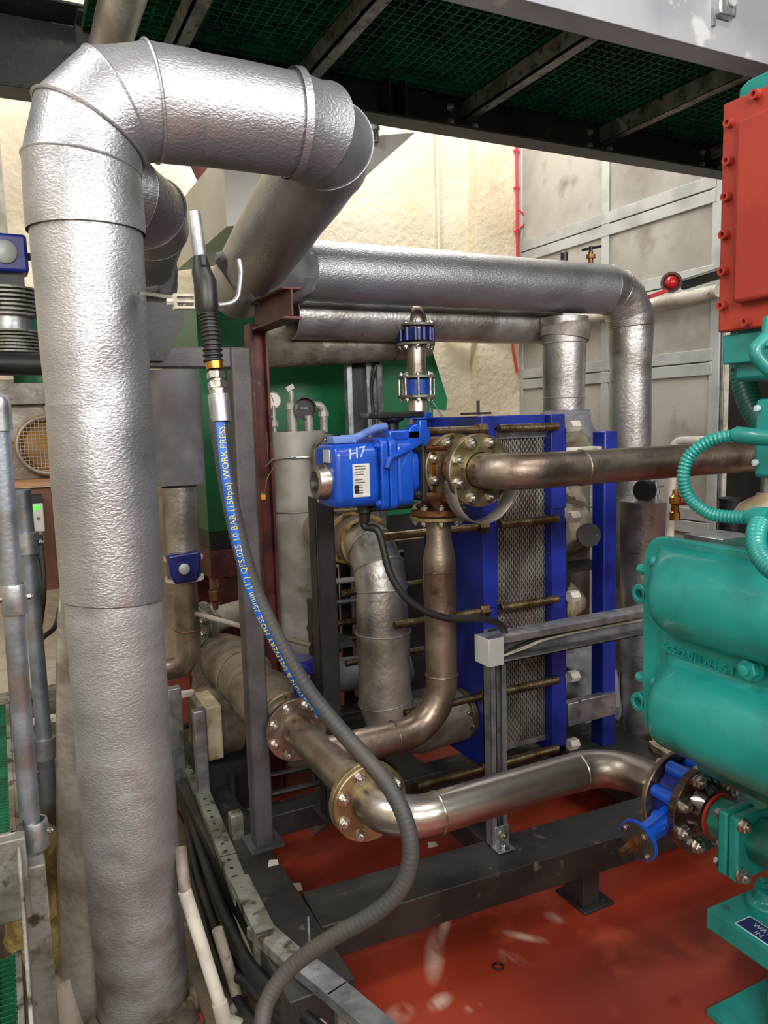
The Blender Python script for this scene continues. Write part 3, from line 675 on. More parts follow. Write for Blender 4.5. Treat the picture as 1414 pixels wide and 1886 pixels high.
# crank and hand lever on top
b = MB(); b.box(AC + V(-.05, .0, .105), (.1, .12, .03)); b.build('top_block', 'blue_paint', tv, bevel=.006)
b = MB(); b.lathe(AC + V(-.005, -.03, .1), -Yv, [(0, 0), (0, .036), (.03, .036), (.03, 0)], 28); b.box(AC + V(.008, -.048, .115), (.026, .03, .06)); b.build('pivot', 'blue_paint', tv, bevel=.003)
b = MB(); b.tube(fillet([AC + V(-.004, -.07, .085), AC + V(-.07, -.085, .06), AC + V(-.115, -.09, .045), AC + V(-.125, -.09, .018)], .01, 4), .008, 10); b.build('hand_lever', 'blue_paint', tv)
b = MB(); b.lathe(AC + V(-.055, .01, .12), Zv, [(0, .02), (.02, .02), (.025, .035), (.035, .036), (.05, .0)], 24)
b.prism([(-.11, -.02), (-.09, -.035), (-.05, -.03), (0, -.04), (.05, -.03), (.09, -.03), (.1, 0), (.08, .03), (.03, .03), (0, .045), (-.05, .03), (-.1, .025)], AC + V(-.055, .01, .152), Xv, Yv, .018)
b.build('hand_wheel', 'black_plastic', tv, bevel=.004)
b = MB(); b.tube(spline([AC + V(-.235, -.03, .1), AC + V(-.19, -.03, .102), AC + V(-.13, -.03, .125), AC + V(-.09, -.02, .13)], 6), [.012] * 18 + [.014], 8); b.box(AC + V(-.225, -.02, .098), (.07, .05, .02))
b.build('clutch_lever', 'light_blue', tv, bevel=.004)
# power cable from the actuator to the tray
cab = thing('power_cable', 'black cable drooping from the actuator to the galvanised trunking', 'cable', (1.2, 1.9, 1.0))
pc = AC + V(-.155, 0, -.1)
pth = spline([pc, pc + V(0, -.0, -.05), PY(697, 980, 1.93), PY(720, 1060, 1.90), PY(760, 1112, 1.88), PY(820, 1138, 1.86), PY(885, 1140, 1.85), PY(920, 1150, 1.845), PY(933, 1175, 1.84)], 8)
b = MB(); b.tube(pth, .0105, 12); b.build('sheath', 'black_rubber', cab)
MB().lathe(pc + V(0, 0, .01), -Zv, [(0, .02), (.02, .02), (.024, .016), (.05, .014), (.055, .0)], 16).build('gland', 'black_plastic', cab); b = MB(); b.lathe(pth[-1] + V(0, 0, -.01), Zv, [(0, .018), (.012, .018), (.02, .012), (.02, 0)], 8); b.build('gland', 'black_plastic', cab)
# steel strap hanging under the front flange
b = MB(); vs = []; n_ = 24
for i in range(n_ + 1):
    a = math.radians(180 + 175 * i / n_)
    for s_ in (0, 1): vs.append(V(VX + .02 + .105 * math.cos(a), VY - .24 + .06 * s_ - .02 * math.sin(a), VZ - .02 + .125 * math.sin(a)))
b.add(vs, [(2 * i, 2 * i + 1, 2 * i + 3, 2 * i + 2) for i in range(n_)]); o = b.build('strap', 'cladding_old', tv); sm = o.modifiers.new('s', 'SOLIDIFY'); sm.thickness = .002
# brown outlet pipe
bo = thing('steel_pipe', 'brown heat-stained pipe from the three-way valve across to the engine', 'pipe', (1.7, 1.62, VZ))
flange(bo, (VX, VY - .21, VZ + .005), -Yv, .1, .05, .02, 8, 'zinc_yellow', bs=1.05)
el = fillet([V(VX, VY - .215, VZ + .005), V(VX, 1.62, VZ + .005), V(2.5, 1.62, VZ + .005)], .105, 14)
b = MB(); b.tube(el, .0475, 40); b.build('pipe_run', 'brown_steel', bo)
b = MB(); q = V(VX + .235, 1.62, VZ + .005); b.tube([q + V(0, math.cos(a), math.sin(a)) * .048 for a in [2 * PI * i / 36 for i in range(36)]], .002, 6, closed=True); b.build('weld_bead', 'brown_steel', bo)

# ================================================================== PLATE HEAT EXCHANGER
hx = thing('heat_exchanger', 'tall plate heat exchanger with blue end frames and long tie bolts', 'heat exchanger', (1.68, 2.4, .22))
y0, y1 = 2.235, 2.66; z0, z1 = .26, 1.545
b = MB(); b.bb((1.50, y0, z0), (1.555, y1, z1)); b.build('fixed_plate', 'blue_frame', hx, bevel=.003)
b = MB(); b.bb((1.80, y0, z0), (1.865, y1, z1)); b.build('pressure_plate', 'blue_frame', hx, bevel=.003)
b = MB(); b.bb((1.555, y0 + .03, 1.50), (1.80, y1, 1.545)); b.build('top_bar', 'blue_frame', hx, bevel=.003)
b = MB(); n_ = 27
for i in range(n_):
    x_ = 1.562 + (1.795 - 1.562) * i / (n_ - 1); zz = z0 + .06; off = .0
    # crimped front edge of one thin plate
    vs = []; m_ = 90
    for j in range(m_ + 1):
        z_ = zz + (1.47 - zz) * j / m_; s_ = (1 if (j + i) % 2 else -1) * .0022
        for (yy, dx) in ((y0 + .035, s_ - .0014), (y0 + .035, s_ + .0014)): vs.append(V(x_ + dx, yy, z_))
        vs.append(V(x_ + s_ * .2, y0 + .055, z_))
    b.add(vs, [(3 * j, 3 * j + 1, 3 * j + 4, 3 * j + 3) for j in range(m_)] + [(3 * j + 1, 3 * j + 2, 3 * j + 5, 3 * j + 4) for j in range(m_)] + [(3 * j, 3 * j + 3, 3 * j + 5, 3 * j + 2) for j in range(m_)])
o = b.build('plate_pack', 'heat_plate', hx); o['kind'] = 'stuff'
b = MB(); b.bb((1.556, y0 + .05, z0 + .06), (1.80, y1 - .05, 1.49)); b.build('pack_core', 'black_rubber', hx)
MB().box((1.68, y0 + .05, 1.478), (.25, .05, .03)).build('guide_bar', 'galvanised', hx); MB().box((1.68, y0 + .06, z0 + .05), (.25, .05, .02)).build('guide_bar', 'galvanised', hx)
rows = [(.985, 1.50, -1), (1.0, 1.165, 0), (1.13, .865, 0), (1.16, .555, 0), (1.2, .285, 0)]
for xl, z_, k in rows:
    b = MB(); y_ = y0 - .022
    b.cyl((max(xl, 1.1) if k == 0 else 1.25, y_, z_), (1.50, y_, z_), .0135, 14)
    o = b.build('tie_bolt', 'rod_brass', hx)
    b = MB(); b.cyl((1.556, y_, z_), (1.81, y_, z_), .0155, 14); b.build('tie_bolt', 'rod_brass', hx)
    b = MB(); b.cyl((1.465, y_, z_), (1.50, y_, z_), .024, 6); b.build('nut', 'rod_brass', hx)
    b = MB(); b.cyl((1.865, y_, z_), (1.905, y_, z_), .022, 6); b.build('nut', 'white_paint', hx)
    MB().bb((1.495, y0 - .006, max(z0, z_ - .30)), (1.557, y0 + .004, z_ - .004)).build('edge_block', 'blue_frame', hx, bevel=.002); MB().bb((1.798, y0 - .006, max(z0, z_ - .30)), (1.867, y0 + .004, z_ - .004)).build('edge_block', 'blue_frame', hx, bevel=.002)
for xl, z_ in ((1.05, 1.2), (1.15, .88), (1.15, .6)):
    b = MB(); b.cyl((xl, y1 + .02, z_), (1.50, y1 + .02, z_), .0135, 12); b.build('tie_bolt', 'rod_brass', hx)
b = MB(); b.bb((2.06, 2.24, .22), (2.125, 2.31, 1.475)); b.build('support_column', 'blue_frame', hx, bevel=.006)
b = MB(); b.box((1.97, 2.28, 1.40), (.22, .05, .035)); b.build('carrying_bar', 'white_paint', hx, bevel=.003)
b = MB(); b.cyl((1.86, 2.33, .49), (1.93, 2.33, .49), .028, 20); b.build('lower_bar', 'strip_metal', hx)
b = MB(); b.box((1.99, 2.24, .40), (.24, .04, .09)); b.box((2.0, 2.215, .45), (.16, .02, .01)); b.build('foot_bracket', 'galvanised', hx, bevel=.002)
flange(hx, (1.498, 2.36, .44), -Xv, .09, .045, .02, 8, 'zinc_yellow', sides=(1,))
b = MB(); b.tube(fillet([V(1.52, 2.62, 1.55), V(1.52, 2.62, 1.60), V(1.50, 2.56, 1.60), V(1.50, 2.5, 1.55)], .02, 5), .003, 6); b.build('wire_hook', 'galvanised', hx)
b = MB(); b.box((1.52, 2.3, 1.555), (.09, .06, .008)); b.cyl((1.53, 2.3, 1.55), (1.53, 2.3, 1.6), .006, 8); b.build('top_stud', 'black_paint', hx)

# insulated bend in front of the exchanger
ip = thing('insulated_pipe', 'dull silver lagged pipe bend between black post and exchanger', 'pipe', (1.19, 2.36, .4))
el = fillet([V(1.17, 2.95, 1.10), V(1.17, 2.38, 1.10), V(1.17, 2.38, .41), V(1.48, 2.38, .43)], [.15, .13], 3)
cl = clad(ip, el[:1] + [V(1.17, 2.65, 1.10)] + el[1:5] + [V(1.17, 2.38, .80)] + el[5:], [.088] * 6 + [.094] * 7, 'cladding_old', bead=.0035, amp=.006, mts=['cladding_old'] * 2 + ['cladding'] * 4 + ['cladding_old'] * 6)
b = MB(); q = V(1.17, 2.62, 1.10)
for dy in (0, -.12):
    b2 = [q + V(math.cos(a) * .092, dy + .008 * math.sin(5 * a), math.sin(a) * .092) for a in [2 * PI * i / 40 for i in range(40)]]; b.tube(b2, .008, 8, closed=True)
b.crumple(.012, 40); b.build('torn_lagging', 'yellow_insulation', ip)

# ================================================================== BLACK FRAME AND SKID
sk = thing('skid_frame', 'low dark steel skid of beams standing on the red floor', 'skid', (1.0, 2.0, 0))
b = MB(); b.beam((.67, 1.858, .168), (2.35, 1.77, .168), .17, .10); b.build('front_beam', 'dark_skid', sk, bevel=.003)
b = MB(); b.bb((.50, 1.56, .11), (.665, 3.3, .22)); b.build('side_beam', 'dark_skid', sk, bevel=.003)
b = MB(); b.bb((1.29, 1.93, .12), (1.40, 3.2, .197)); b.build('cross_beam', 'dark_skid', sk, bevel=.003)
b = MB(); b.bb((.67, 2.42, .12), (2.35, 2.52, .20)); b.build('cross_beam', 'dark_skid', sk, bevel=.003)
b = MB(); b.bb((.67, 3.1, .12), (2.35, 3.21, .215)); b.build('rear_beam', 'dark_skid', sk, bevel=.003)
b = MB(); b.bb((1.95, 1.91, .12), (2.3, 3.2, .194)); b.build('side_beam', 'dark_skid', sk, bevel=.003)
for (x_, y_) in ((1.555, 1.765), (2.3, 1.79)):
    b = MB(); b.bb((x_ - .045, y_ - .05, .0), (x_ + .075, y_ + .09, .01)); b.bb((x_ - .03, y_ - .03, .01), (x_ + .03, y_ - .022, .13)); b.bb((x_ - .034, y_ - .03, .01), (x_ - .026, y_ + .06, .13)); b.build('foot', 'black_paint', sk, bevel=.002)
b = MB(); b.bb((.60, 1.66, 0), (.70, 1.75, .11)); b.build('foot', 'dark_skid', sk, bevel=.002)
for p_ in ((.60, 2.9), (1.35, 3.0), (2.2, 3.0)): MB().bb((p_[0] - .04, p_[1] - .04, 0), (p_[0] + .04, p_[1] + .04, .12)).build('foot', 'dark_skid', sk)
b = MB(); b.cyl((.60, 1.69, .22), (.60, 1.69, .32), .0035, 8); b.lathe((.60, 1.69, .22), Zv, [(0, .012), (.006, .012), (.006, 0)], 6); b.build('stud', 'galvanised', sk)

pf = thing('steel_portal', 'grey steel box-section frame with tall post, in front of the green cabinet', 'frame', (.655, 2.245, .22))
b = MB(); b.bb((.625, 2.215, .22), (.685, 2.275, 1.765)); b.build('post', 'grey_post', pf, bevel=.006)
b = MB(); b.bb((.14, 2.217, 1.706), (.626, 2.273, 1.764)); b.build('top_rail', 'grey_post', pf, bevel=.005)
b = MB(); b.bb((.60, 2.19, .22), (.71, 2.30, .228)); b.build('base_plate', 'grey_post', pf)
q = PY(262, 556, 2.21); q2 = PY(338, 600, 2.21); q3 = PY(280, 665, 2.21); b = MB(); b.prism([(0, 0), (q2.x - q.x, .0), (q2.x - q.x, q2.z - q.z), (q3.x - q.x + .03, q3.z - q.z), (0, q3.z - q.z)], q, Xv, Zv, .01); b.build('gusset', 'black_paint', pf)

bc = thing('steel_post', 'short black angle-iron post right of the white vessel', 'post', (.93, 2.33, .2))
b = MB(); b.bb((.90, 2.30, .20), (.908, 2.365, 1.30)); b.bb((.90, 2.30, .20), (.965, 2.308, 1.285)); b.bb((.957, 2.30, .20), (.965, 2.365, 1.285)); b.build('upright', 'black_paint', bc, bevel=.002)
b = MB(); b.bb((.88, 2.28, .20), (.99, 2.39, .21)); b.build('base_plate', 'black_paint', bc)
b = MB(); b.bb((.965, 2.33, .78), (1.03, 2.6, .80)); b.bb((.97, 2.56, .2), (1.01, 2.6, .9)); b.build('brace', 'black_paint', bc)

rf = thing('pipe_support', 'dark red I-beam bracket and post carrying the long silver pipe', 'frame', (.955, 2.97, 0))
b = MB(); b.bb((.915, 2.955, 0), (.925, 3.035, 1.93)); b.bb((.925, 2.99, 0), (.985, 3.0, 1.93)); b.bb((.975, 2.955, 0), (.985, 3.035, 1.93)); b.build('post', 'red_primer', rf, bevel=.001)
b = MB(); b.bb((.95, 2.58, 1.91), (.958, 3.0, 2.0)); b.bb((.92, 2.58, 1.90), (.99, 3.0, 1.909)); b.bb((.92, 2.58, 2.0), (.99, 3.0, 2.008)); b.build('arm', 'red_primer', rf, bevel=.001)

# white vessel with gauges
ve = thing('insulated_vessel', 'pale clad cylindrical vessel with gauges on top, left of the actuator', 'vessel', (1.10, 3.04, 0))
vt = 1.505
b = MB(); b.lathe((1.10, 3.04, 0), Zv, [(.1, .128), (.9, .13), (1.18, .13), (1.182, .132), (1.47, .138), (vt, .137), (vt, .135), (vt - .012, 0.0)], 56); b.build('shell', 'vessel_white', ve)
b = MB(); b.lathe((1.10, 3.04, 1.175), Zv, [(0, .131), (.004, .134), (.008, .131)], 56, closed=True); b.bb((1.14, 2.91, .1), (1.143, 2.925, 1.17)); b.build('seam', 'cladding', ve)
for i in range(8): bolt(ve, (1.155, 2.921, .2 + i * .13), V(.35, -.93, 0), .25)
for a in (0.5, 2.6, 4.7): MB().beam((1.10 + .11 * math.cos(a), 3.04 + .11 * math.sin(a), 0), (1.10 + .11 * math.cos(a), 3.04 + .11 * math.sin(a), .12), .03, .03).build('leg', 'galv_dirty', ve)
nd = V(.45, -.80, 0).normalized(); nq = V(1.10, 3.04, 1.40) + V(.62, -.78, 0).normalized() * .10
b = MB(); b.cyl(nq, nq + nd * .30, .035, 24); b.build('nozzle', 'vessel_white', ve)
flange(ve, nq + nd * .06, nd, .092, .035, .016, 8, 'galv_dirty', bs=.9)
b = MB(); b.cyl(nq + nd * .076, nq + nd * .088, .088, 36); b.build('blank_ring', 'galv_dirty', ve)
g1 = PY(503, 738, 3.0)
b = MB(); b.cyl((g1.x, 3.0, vt - .01), (g1.x, 3.0, g1.z - .02), .009, 10); b.cyl((g1.x, 3.0, vt + .02), (g1.x, 3.0, vt + .045), .018, 8); b.tube(fillet([V(g1.x, 3.0, vt + .06), V(g1.x - .03, 2.99, vt + .06), V(g1.x - .03, 2.99, vt + .03)], .008, 3), .006, 8); b.build('gauge_cock', 'vessel_white', ve)
gd = V(-.15, -1, .0).normalized()
b = MB(); b.lathe(g1 + V(0, .015, 0), gd, [(0, 0), (0, .034), (.02, .036), (.022, .033), (.018, .031), (.0179, 0)], 28); b.build('gauge', 'galvanised', ve)
b = MB(); b.lathe(g1 + V(0, .015, 0) + gd * .0185, gd, [(0, .0305), (.0004, .0305), (.0005, 0)], 28); b.build('dial', 'dial_white', ve)
b = MB(); b.beam(g1 + V(0, .015, 0) + gd * .0195 + V(.004, 0, -.008), g1 + V(0, .015, 0) + gd * .0195 + V(-.006, 0, .022), .002, .002); b.build('needle', 'ink', ve)
g2 = PY(563, 752, 3.0)
b = MB(); b.lathe(g2 + V(.0, .02, 0), V(-.25, -1, .0), [(0, 0), (0, .046), (.03, .048), (.034, .048), (.034, .042), (.004, .040), (.0039, 0)], 32); b.build('gauge', 'black_plastic', ve)
flat_text('8.8.8', .014, g2 + V(-.02, -.0, -.004) + V(-.25, -1, 0).normalized() * -.01, V(1, -.25, 0), Zv, 'print', 'sticker', ve, .0005)
b = MB(); b.cyl((g2.x + .01, 3.0, vt - .01), (g2.x + .01, 3.0, g2.z - .03), .02, 12)
b.tube(fillet([V(g2.x + .02, 3.03, g2.z + .01), V(g2.x + .09, 3.03, g2.z + .015), V(g2.x + .09, 3.03, vt - .01)], .03, 6), .017, 14); b.lathe((g2.x + .09, 3.03, g2.z - .035), Zv, [(0, .024), (.02, .024)], 8); b.build('pipe_fitting', 'vessel_white', ve)
g3 = PY(537, 745, 3.03)
b = MB(); b.cyl((g3.x, 3.03, vt - .01), (g3.x, 3.03, g3.z + .01), .02, 14); b.cyl((g3.x, 3.03, g3.z + .01), (g3.x, 3.03, g3.z + .055), .012, 10); b.cyl((g3.x, 3.03, g3.z - .02), (g3.x, 3.03, g3.z + .005), .026, 6)
b.beam((g3.x - .02, 3.03, g3.z + .06), (g3.x + .01, 3.03, g3.z + .075), .012, .02); b.build('safety_valve', 'vessel_white', ve)
b = MB(); b.tube(fillet([nq + V(-.22, -.03, -.03), nq + V(-.19, -.04, .0), nq + V(-.08, -.06, .0)], .02, 5), .003, 6); b.cyl(nq + V(-.12, -.05, 0), nq + V(-.04, -.06, 0), .008, 8); b.build('probe', 'galvanised', ve)

# green cabinet
gx = PY(384, 980, 3.62).x
gc = thing('cabinet', 'large green painted steel cabinet on a dark red stand, behind the vessel', 'cabinet', (1.5, 4.0, 0))
b = MB(); b.bb((gx, 3.62, 1.03), (2.12, 4.5, 2.12)); b.build('casing', 'green_paint', gc, bevel=.004)
b = MB(); b.bb((gx + .004, 3.63, .94), (2.1, 4.48, 1.03)); b.build('plinth', 'black_rubber', gc)
b = MB(); b.bb((gx, 3.62, .80), (1.12, 4.5, .94)); b.build('stand_frame', 'red_primer', gc, bevel=.004)
for q in ((gx + .1, 3.7), (2.0, 4.2), (gx + .1, 4.4)): MB().bb((q[0] - .06, q[1] - .06, 0), (q[0] + .06, q[1] + .06, .80 if q[0] < 1.5 else .94)).build('stand_leg', 'red_primer' if q[0] < 1.5 else 'black_paint', gc)
b = MB(); b.prism([(0, 0), (0, -.34), (.09, -.35), (.1, -.29)], V(2.122, 3.66, 1.93), Xv, Zv, .02); b.build('door_flap', 'green_paint', gc)
for i in range(5): bolt(gc, (1.45 - .0, 3.62, 2.0 - i * .09), -Yv, .35, 'green_paint')
# unistrut pair on the cabinet
cs = thing('strut_channel', 'pair of upright slotted galvanised channels in front of the green cabinet', 'channel', (1.55, 3.3, .2))
for x_, w_ in ((1.475, .012), (1.575, .012), (1.632, .012)): MB().bb((x_, 3.30, .2), (x_ + w_ + .012, 3.34, 2.05)).build('upright', 'galvanised', cs)
b = MB(); b.bb((1.499, 3.33, .2), (1.632, 3.342, 2.05)); b.build('backing', 'black_paint', cs)
b = MB(); b.bb((1.587, 3.325, .2), (1.632, 3.332, 2.05)); b.build('web', 'galv_dirty', cs)
b = MB(); 
for i in range(30): b.bb((1.603, 3.322, .3 + i * .056), (1.613, 3.3251, .325 + i * .056))
b.build('slot', 'black_rubber', cs)
b = MB(); b.tube(spline([PY(712, 590, 3.28), PY(706, 640, 3.28), PY(690, 680, 3.28), PY(684, 720, 3.3), PY(688, 780, 3.3), PY(690, 900, 3.3)], 6), .009, 8); tag(b.build('flex_cable', 'black_rubber'), 'thin black cable running down the slotted channels', 'cable')
sw = thing('isolator_switch', 'small cream isolator box with red and yellow knob', 'switch', PY(716, 600, 3.3))
c = PY(717, 597, 3.3)
MB().box(c, (.07, .05, .1)).build('box_body', 'white_paint', sw, bevel=.004); MB().box(c + V(.0, -.027, .02), (.05, .004, .04)).build('back_plate', 'yellow_plastic', sw); MB().cyl(c + V(.01, -.027, .02), c + V(.01, -.055, .02), .016, 14).build('knob', 'red_plastic', sw)
# riser with blue spools
ri = thing('riser_pipe', 'steel riser with dark blue valve and blue flexible spool above the actuator', 'pipe', (1.70, 3.05, 1.3))
def at_ri(y_): p_ = PY(766, y_, 3.05); return p_.z
RX = PY(766, 660, 3.05).x
MB().tube([V(RX, 3.05, 1.5), V(RX, 3.05, at_ri(745)), V(RX, 3.05, at_ri(735))], [.045, .045, .04], 24).build('pipe_run', 'bright_steel', ri); b = MB(); b.cyl((RX, 3.05, at_ri(692)), (RX, 3.05, at_ri(632)), .043, 28); b.build('pipe_run', 'bright_steel', ri); b = MB(); b.tube(fillet([V(RX, 3.05, at_ri(608)), V(RX, 3.05, at_ri(580)), V(RX + .01, 3.2, at_ri(566))], .04, 6), .05, 24); b.build('pipe_run', 'bright_steel', ri)
for y_, up in ((632, 1), (602, -1), (697, -1), (728, 1)):
    flange(ri, (RX, 3.05, at_ri(y_)), -Zv if up == 1 else Zv, .086, .04, .012, 8, 'galv_dirty', bs=.8)
b = MB(); b.cyl((RX, 3.05, at_ri(628)), (RX, 3.05, at_ri(607)), .066, 32); b.build('valve_body', 'navy_valve', ri)
for k in range(12):
    a = 2 * PI * k / 12; q = V(RX + .074 * math.cos(a), 3.05 + .074 * math.sin(a), 0); b = MB(); b.cyl(q + Zv * at_ri(629), q + Zv * at_ri(605), .012, 12); b.build('lug', 'navy_valve', ri)
b = MB(); b.cyl((RX, 3.05, at_ri(726)), (RX, 3.05, at_ri(699)), .06, 32); b.build('spool', 'blue_paint', ri)
for k in range(8):
    a = 2 * PI * (k + .5) / 8; q = V(RX + .078 * math.cos(a), 3.05 + .078 * math.sin(a), 0); b = MB(); b.cyl(q + Zv * at_ri(731), q + Zv * at_ri(694), .006, 8); b.build('tie_rod', 'bolt_steel', ri)
b = MB(); q = PY(772, 766, 2.6); b.cyl(q - Zv * .012, q + Zv * .012, .05, 28); b.cyl(q - Zv * .05, q - Zv * .012, .025, 20); tag(b.build('blue_flange', 'blue_paint', bevel=.002), 'round blue flange between the actuator and the steel riser', 'flange')
b = MB(); b.tube(spline([PY(728, 590, 3.2), PY(722, 620, 3.2), PY(730, 645, 3.2), PY(748, 648, 3.2)], 6), .006, 8); tag(b.build('signal_wire', 'black_rubber'), 'thin looped black wire left of the steel riser', 'wire')

# ================================================================== GALVANISED STRUT AND TRUNKING
st = thing('strut_post', 'upright galvanised strut standing on the dark skid beam by the exchanger', 'post', (1.285, 1.85, .22))
q = PZ(922, 1560, .22); sx_, sy_ = q.x, q.y + .01
b = MB(); b.bb((sx_ - .028, sy_ + .03, .225), (sx_ + .028, sy_ + .034, .905)); b.bb((sx_ - .028, sy_ - .006, .225), (sx_ - .024, sy_ + .034, .905)); b.bb((sx_ + .024, sy_ - .006, .225), (sx_ + .028, sy_ + .034, .905))
b.bb((sx_ - .028, sy_ - .008, .225), (sx_ - .012, sy_ - .004, .905)); b.bb((sx_ + .012, sy_ - .008, .225), (sx_ + .028, sy_ - .004, .905)); b.build('upright', 'galvanised', st)
b = MB(); b.bb((sx_ - .012, sy_ + .02, .225), (sx_ + .012, sy_ + .028, .905)); b.build('channel_back', 'black_paint', st)
b = MB(); b.bb((sx_ - .03, sy_ - .045, .22), (sx_ + .03, sy_ + .0, .226)); b.bb((sx_ - .022, sy_ - .014, .22), (sx_ + .03, sy_ - .008, .29)); b.build('angle_bracket', 'galvanised', st, bevel=.002)
bolt(st, (sx_, sy_ - .03, .226), Zv, .9); bolt(st, (sx_ + .004, sy_ - .014, .262), -Yv, .9)
tr = thing('cable_trunking', 'galvanised open trunking running right from the strut to the engine', 'trunking', (1.6, 1.83, .84))
ta = PY(900, 1198, 1.80); X1 = 2.05; zt = ta.z + .028
b = MB(); b.bb((ta.x, 1.80, zt), (X1, 1.87, zt + .003)); b.bb((ta.x, 1.867, zt - .075), (X1, 1.87, zt)); b.bb((ta.x, 1.80, zt - .075), (X1, 1.87, zt - .072)); b.bb((ta.x, 1.80, zt - .016), (X1, 1.803, zt)); b.bb((ta.x, 1.80, zt - .075), (X1, 1.803, zt - .068)); b.build('trough', 'galvanised', tr)
b = MB(); b.bb((ta.x - .003, 1.797, zt - .078), (ta.x, 1.87, zt + .004)); b.bb((ta.x, 1.796, zt - .078), (ta.x + .05, 1.799, zt + .004)); b.build('end_cap', 'strip_metal', tr, bevel=.001)
for i, (m1, dz) in enumerate((('white_paint', .0), ('white_paint', .006), ('rod_brass', .012), ('black_rubber', .02))):
    b = MB(); b.tube(spline([V(ta.x + .05, 1.815, zt - .06 + dz * .3), V(ta.x + .15, 1.83, zt - .055 + dz), V(ta.x + .3, 1.84 , zt - .04 + dz * .5), V(X1, 1.85, zt - .045 + dz)], 5), .0028, 6); b.build('wire', m1, tr)

# ================================================================== HOSE AND NOZZLE
ho = thing('delivery_hose', 'black and grey delivery hose with blue stripe, trigger nozzle hung at its top', 'hose', (.7, 1.3, .6))
hp = [(402, 770, 1.5), (408, 820, 1.5), (417, 880, 1.5), (430, 950, 1.51), (447, 1020, 1.52), (473, 1100, 1.53), (512, 1180, 1.54), (562, 1265, 1.55), (618, 1335, 1.55), (672, 1395, 1.54), (717, 1450, 1.52), (748, 1515, 1.5), (756, 1580, 1.49), (735, 1640, 1.49), (685, 1685, 1.5), (610, 1728, 1.52), (540, 1778, 1.54), (495, 1838, 1.53), (481, 1900, 1.5), (480, 2000, 1.46), (482, 2120, 1.42)]
hc = spline([D(*q) for q in hp], 10); HR = .0172
nb_ = 45
_P = []; _L = [0.0]
for i in range(1, len(hc)): _L.append(_L[-1] + (hc[i] - hc[i - 1]).length)
_n = int(_L[-1] / .0026); i = 0
for k in range(_n + 1):
    s_ = _L[-1] * k / _n
    while i < len(_L) - 2 and _L[i + 1] < s_: i += 1
    _P.append(hc[i].lerp(hc[i + 1], (s_ - _L[i]) / (_L[i + 1] - _L[i])))
b = MB(); b.tube(_P, [HR - .0001 - .00045 * (1 + math.cos(2 * PI * k / 4)) * .5 for k in range(_n + 1)], 24); b.build('hose', 'hose_grey', ho, sharp=60)
# frames along the hose for stripe and print
def hframe(i):
    t = (hc[min(i + 1, len(hc) - 1)] - hc[max(i - 1, 0)]).normalized(); c_ = (CAM - hc[i]); c_ = (c_ - t * c_.dot(t)).normalized()
    return t, c_, c_.cross(t).normalized()          # t down the hose, c towards the eye at build time, s sideways
Ls = [0.0]
for i in range(1, len(hc)): Ls.append(Ls[-1] + (hc[i] - hc[i - 1]).length)
FR = [hframe(i) for i in range(len(hc))]
def on_hose(s_, off, r_):
    """point on the hose skin: s_ metres down the hose, off metres round it from the stripe's middle"""
    i = 0
    while i < len(Ls) - 2 and Ls[i + 1] < s_: i += 1
    f = (s_ - Ls[i]) / (Ls[i + 1] - Ls[i]); p_ = hc[i].lerp(hc[i + 1], f)
    t = FR[i][0].lerp(FR[i + 1][0], f).normalized(); c_ = FR[i][1].lerp(FR[i + 1][1], f).normalized(); s2 = FR[i][2].lerp(FR[i + 1][2], f).normalized()
    a = math.radians(8 - 75 * min(1, s_ / .62)) + off / HR       # the print spirals slowly round to the left
    return p_ + (c_ * math.cos(a) + s2 * math.sin(a)) * r_
sgn = 1 if FR[5][2].dot(cr) > 0 else -1
def on_hose_s(s_, off, r_):
    i = 0
    while i < len(Ls) - 2 and Ls[i + 1] < s_: i += 1
    f = (s_ - Ls[i]) / (Ls[i + 1] - Ls[i]); p_ = hc[i].lerp(hc[i + 1], f)
    c_ = FR[i][1].lerp(FR[i + 1][1], f).normalized(); s2 = FR[i][2].lerp(FR[i + 1][2], f).normalized() * sgn
    a = math.radians(12 - 82 * min(1, s_ / .60)) + off / HR
    return p_ + (c_ * math.cos(a) + s2 * math.sin(a)) * r_
b = MB(); vs = []; n_ = 90; w_ = 7
for i in range(n_ + 1):
    for j in range(w_ + 1): vs.append(on_hose_s(.01 + .62 * i / n_, -.0085 + .017 * j / w_, HR + .0005))
b.add(vs, [(i * (w_ + 1) + j, i * (w_ + 1) + j + 1, (i + 1) * (w_ + 1) + j + 1, (i + 1) * (w_ + 1) + j) for i in range(n_) for j in range(w_)]); b.build('stripe', 'blue_stripe', ho)
tv_, tf_ = text_mesh('SUCTION & DELIVERY HOSE 25mm (1") QFS.025 10 BAR (150psi) WORK.PRESS.', .0142, 1.05)
Lt = max(p_.x for p_ in tv_); kx = .60 / Lt
b = MB(); b.add([on_hose_s(.615 - p_.x * kx, .0072 - p_.y * 1.15, HR + .0016) for p_ in tv_], tf_); b.build('lettering', 'yellow_print', ho)
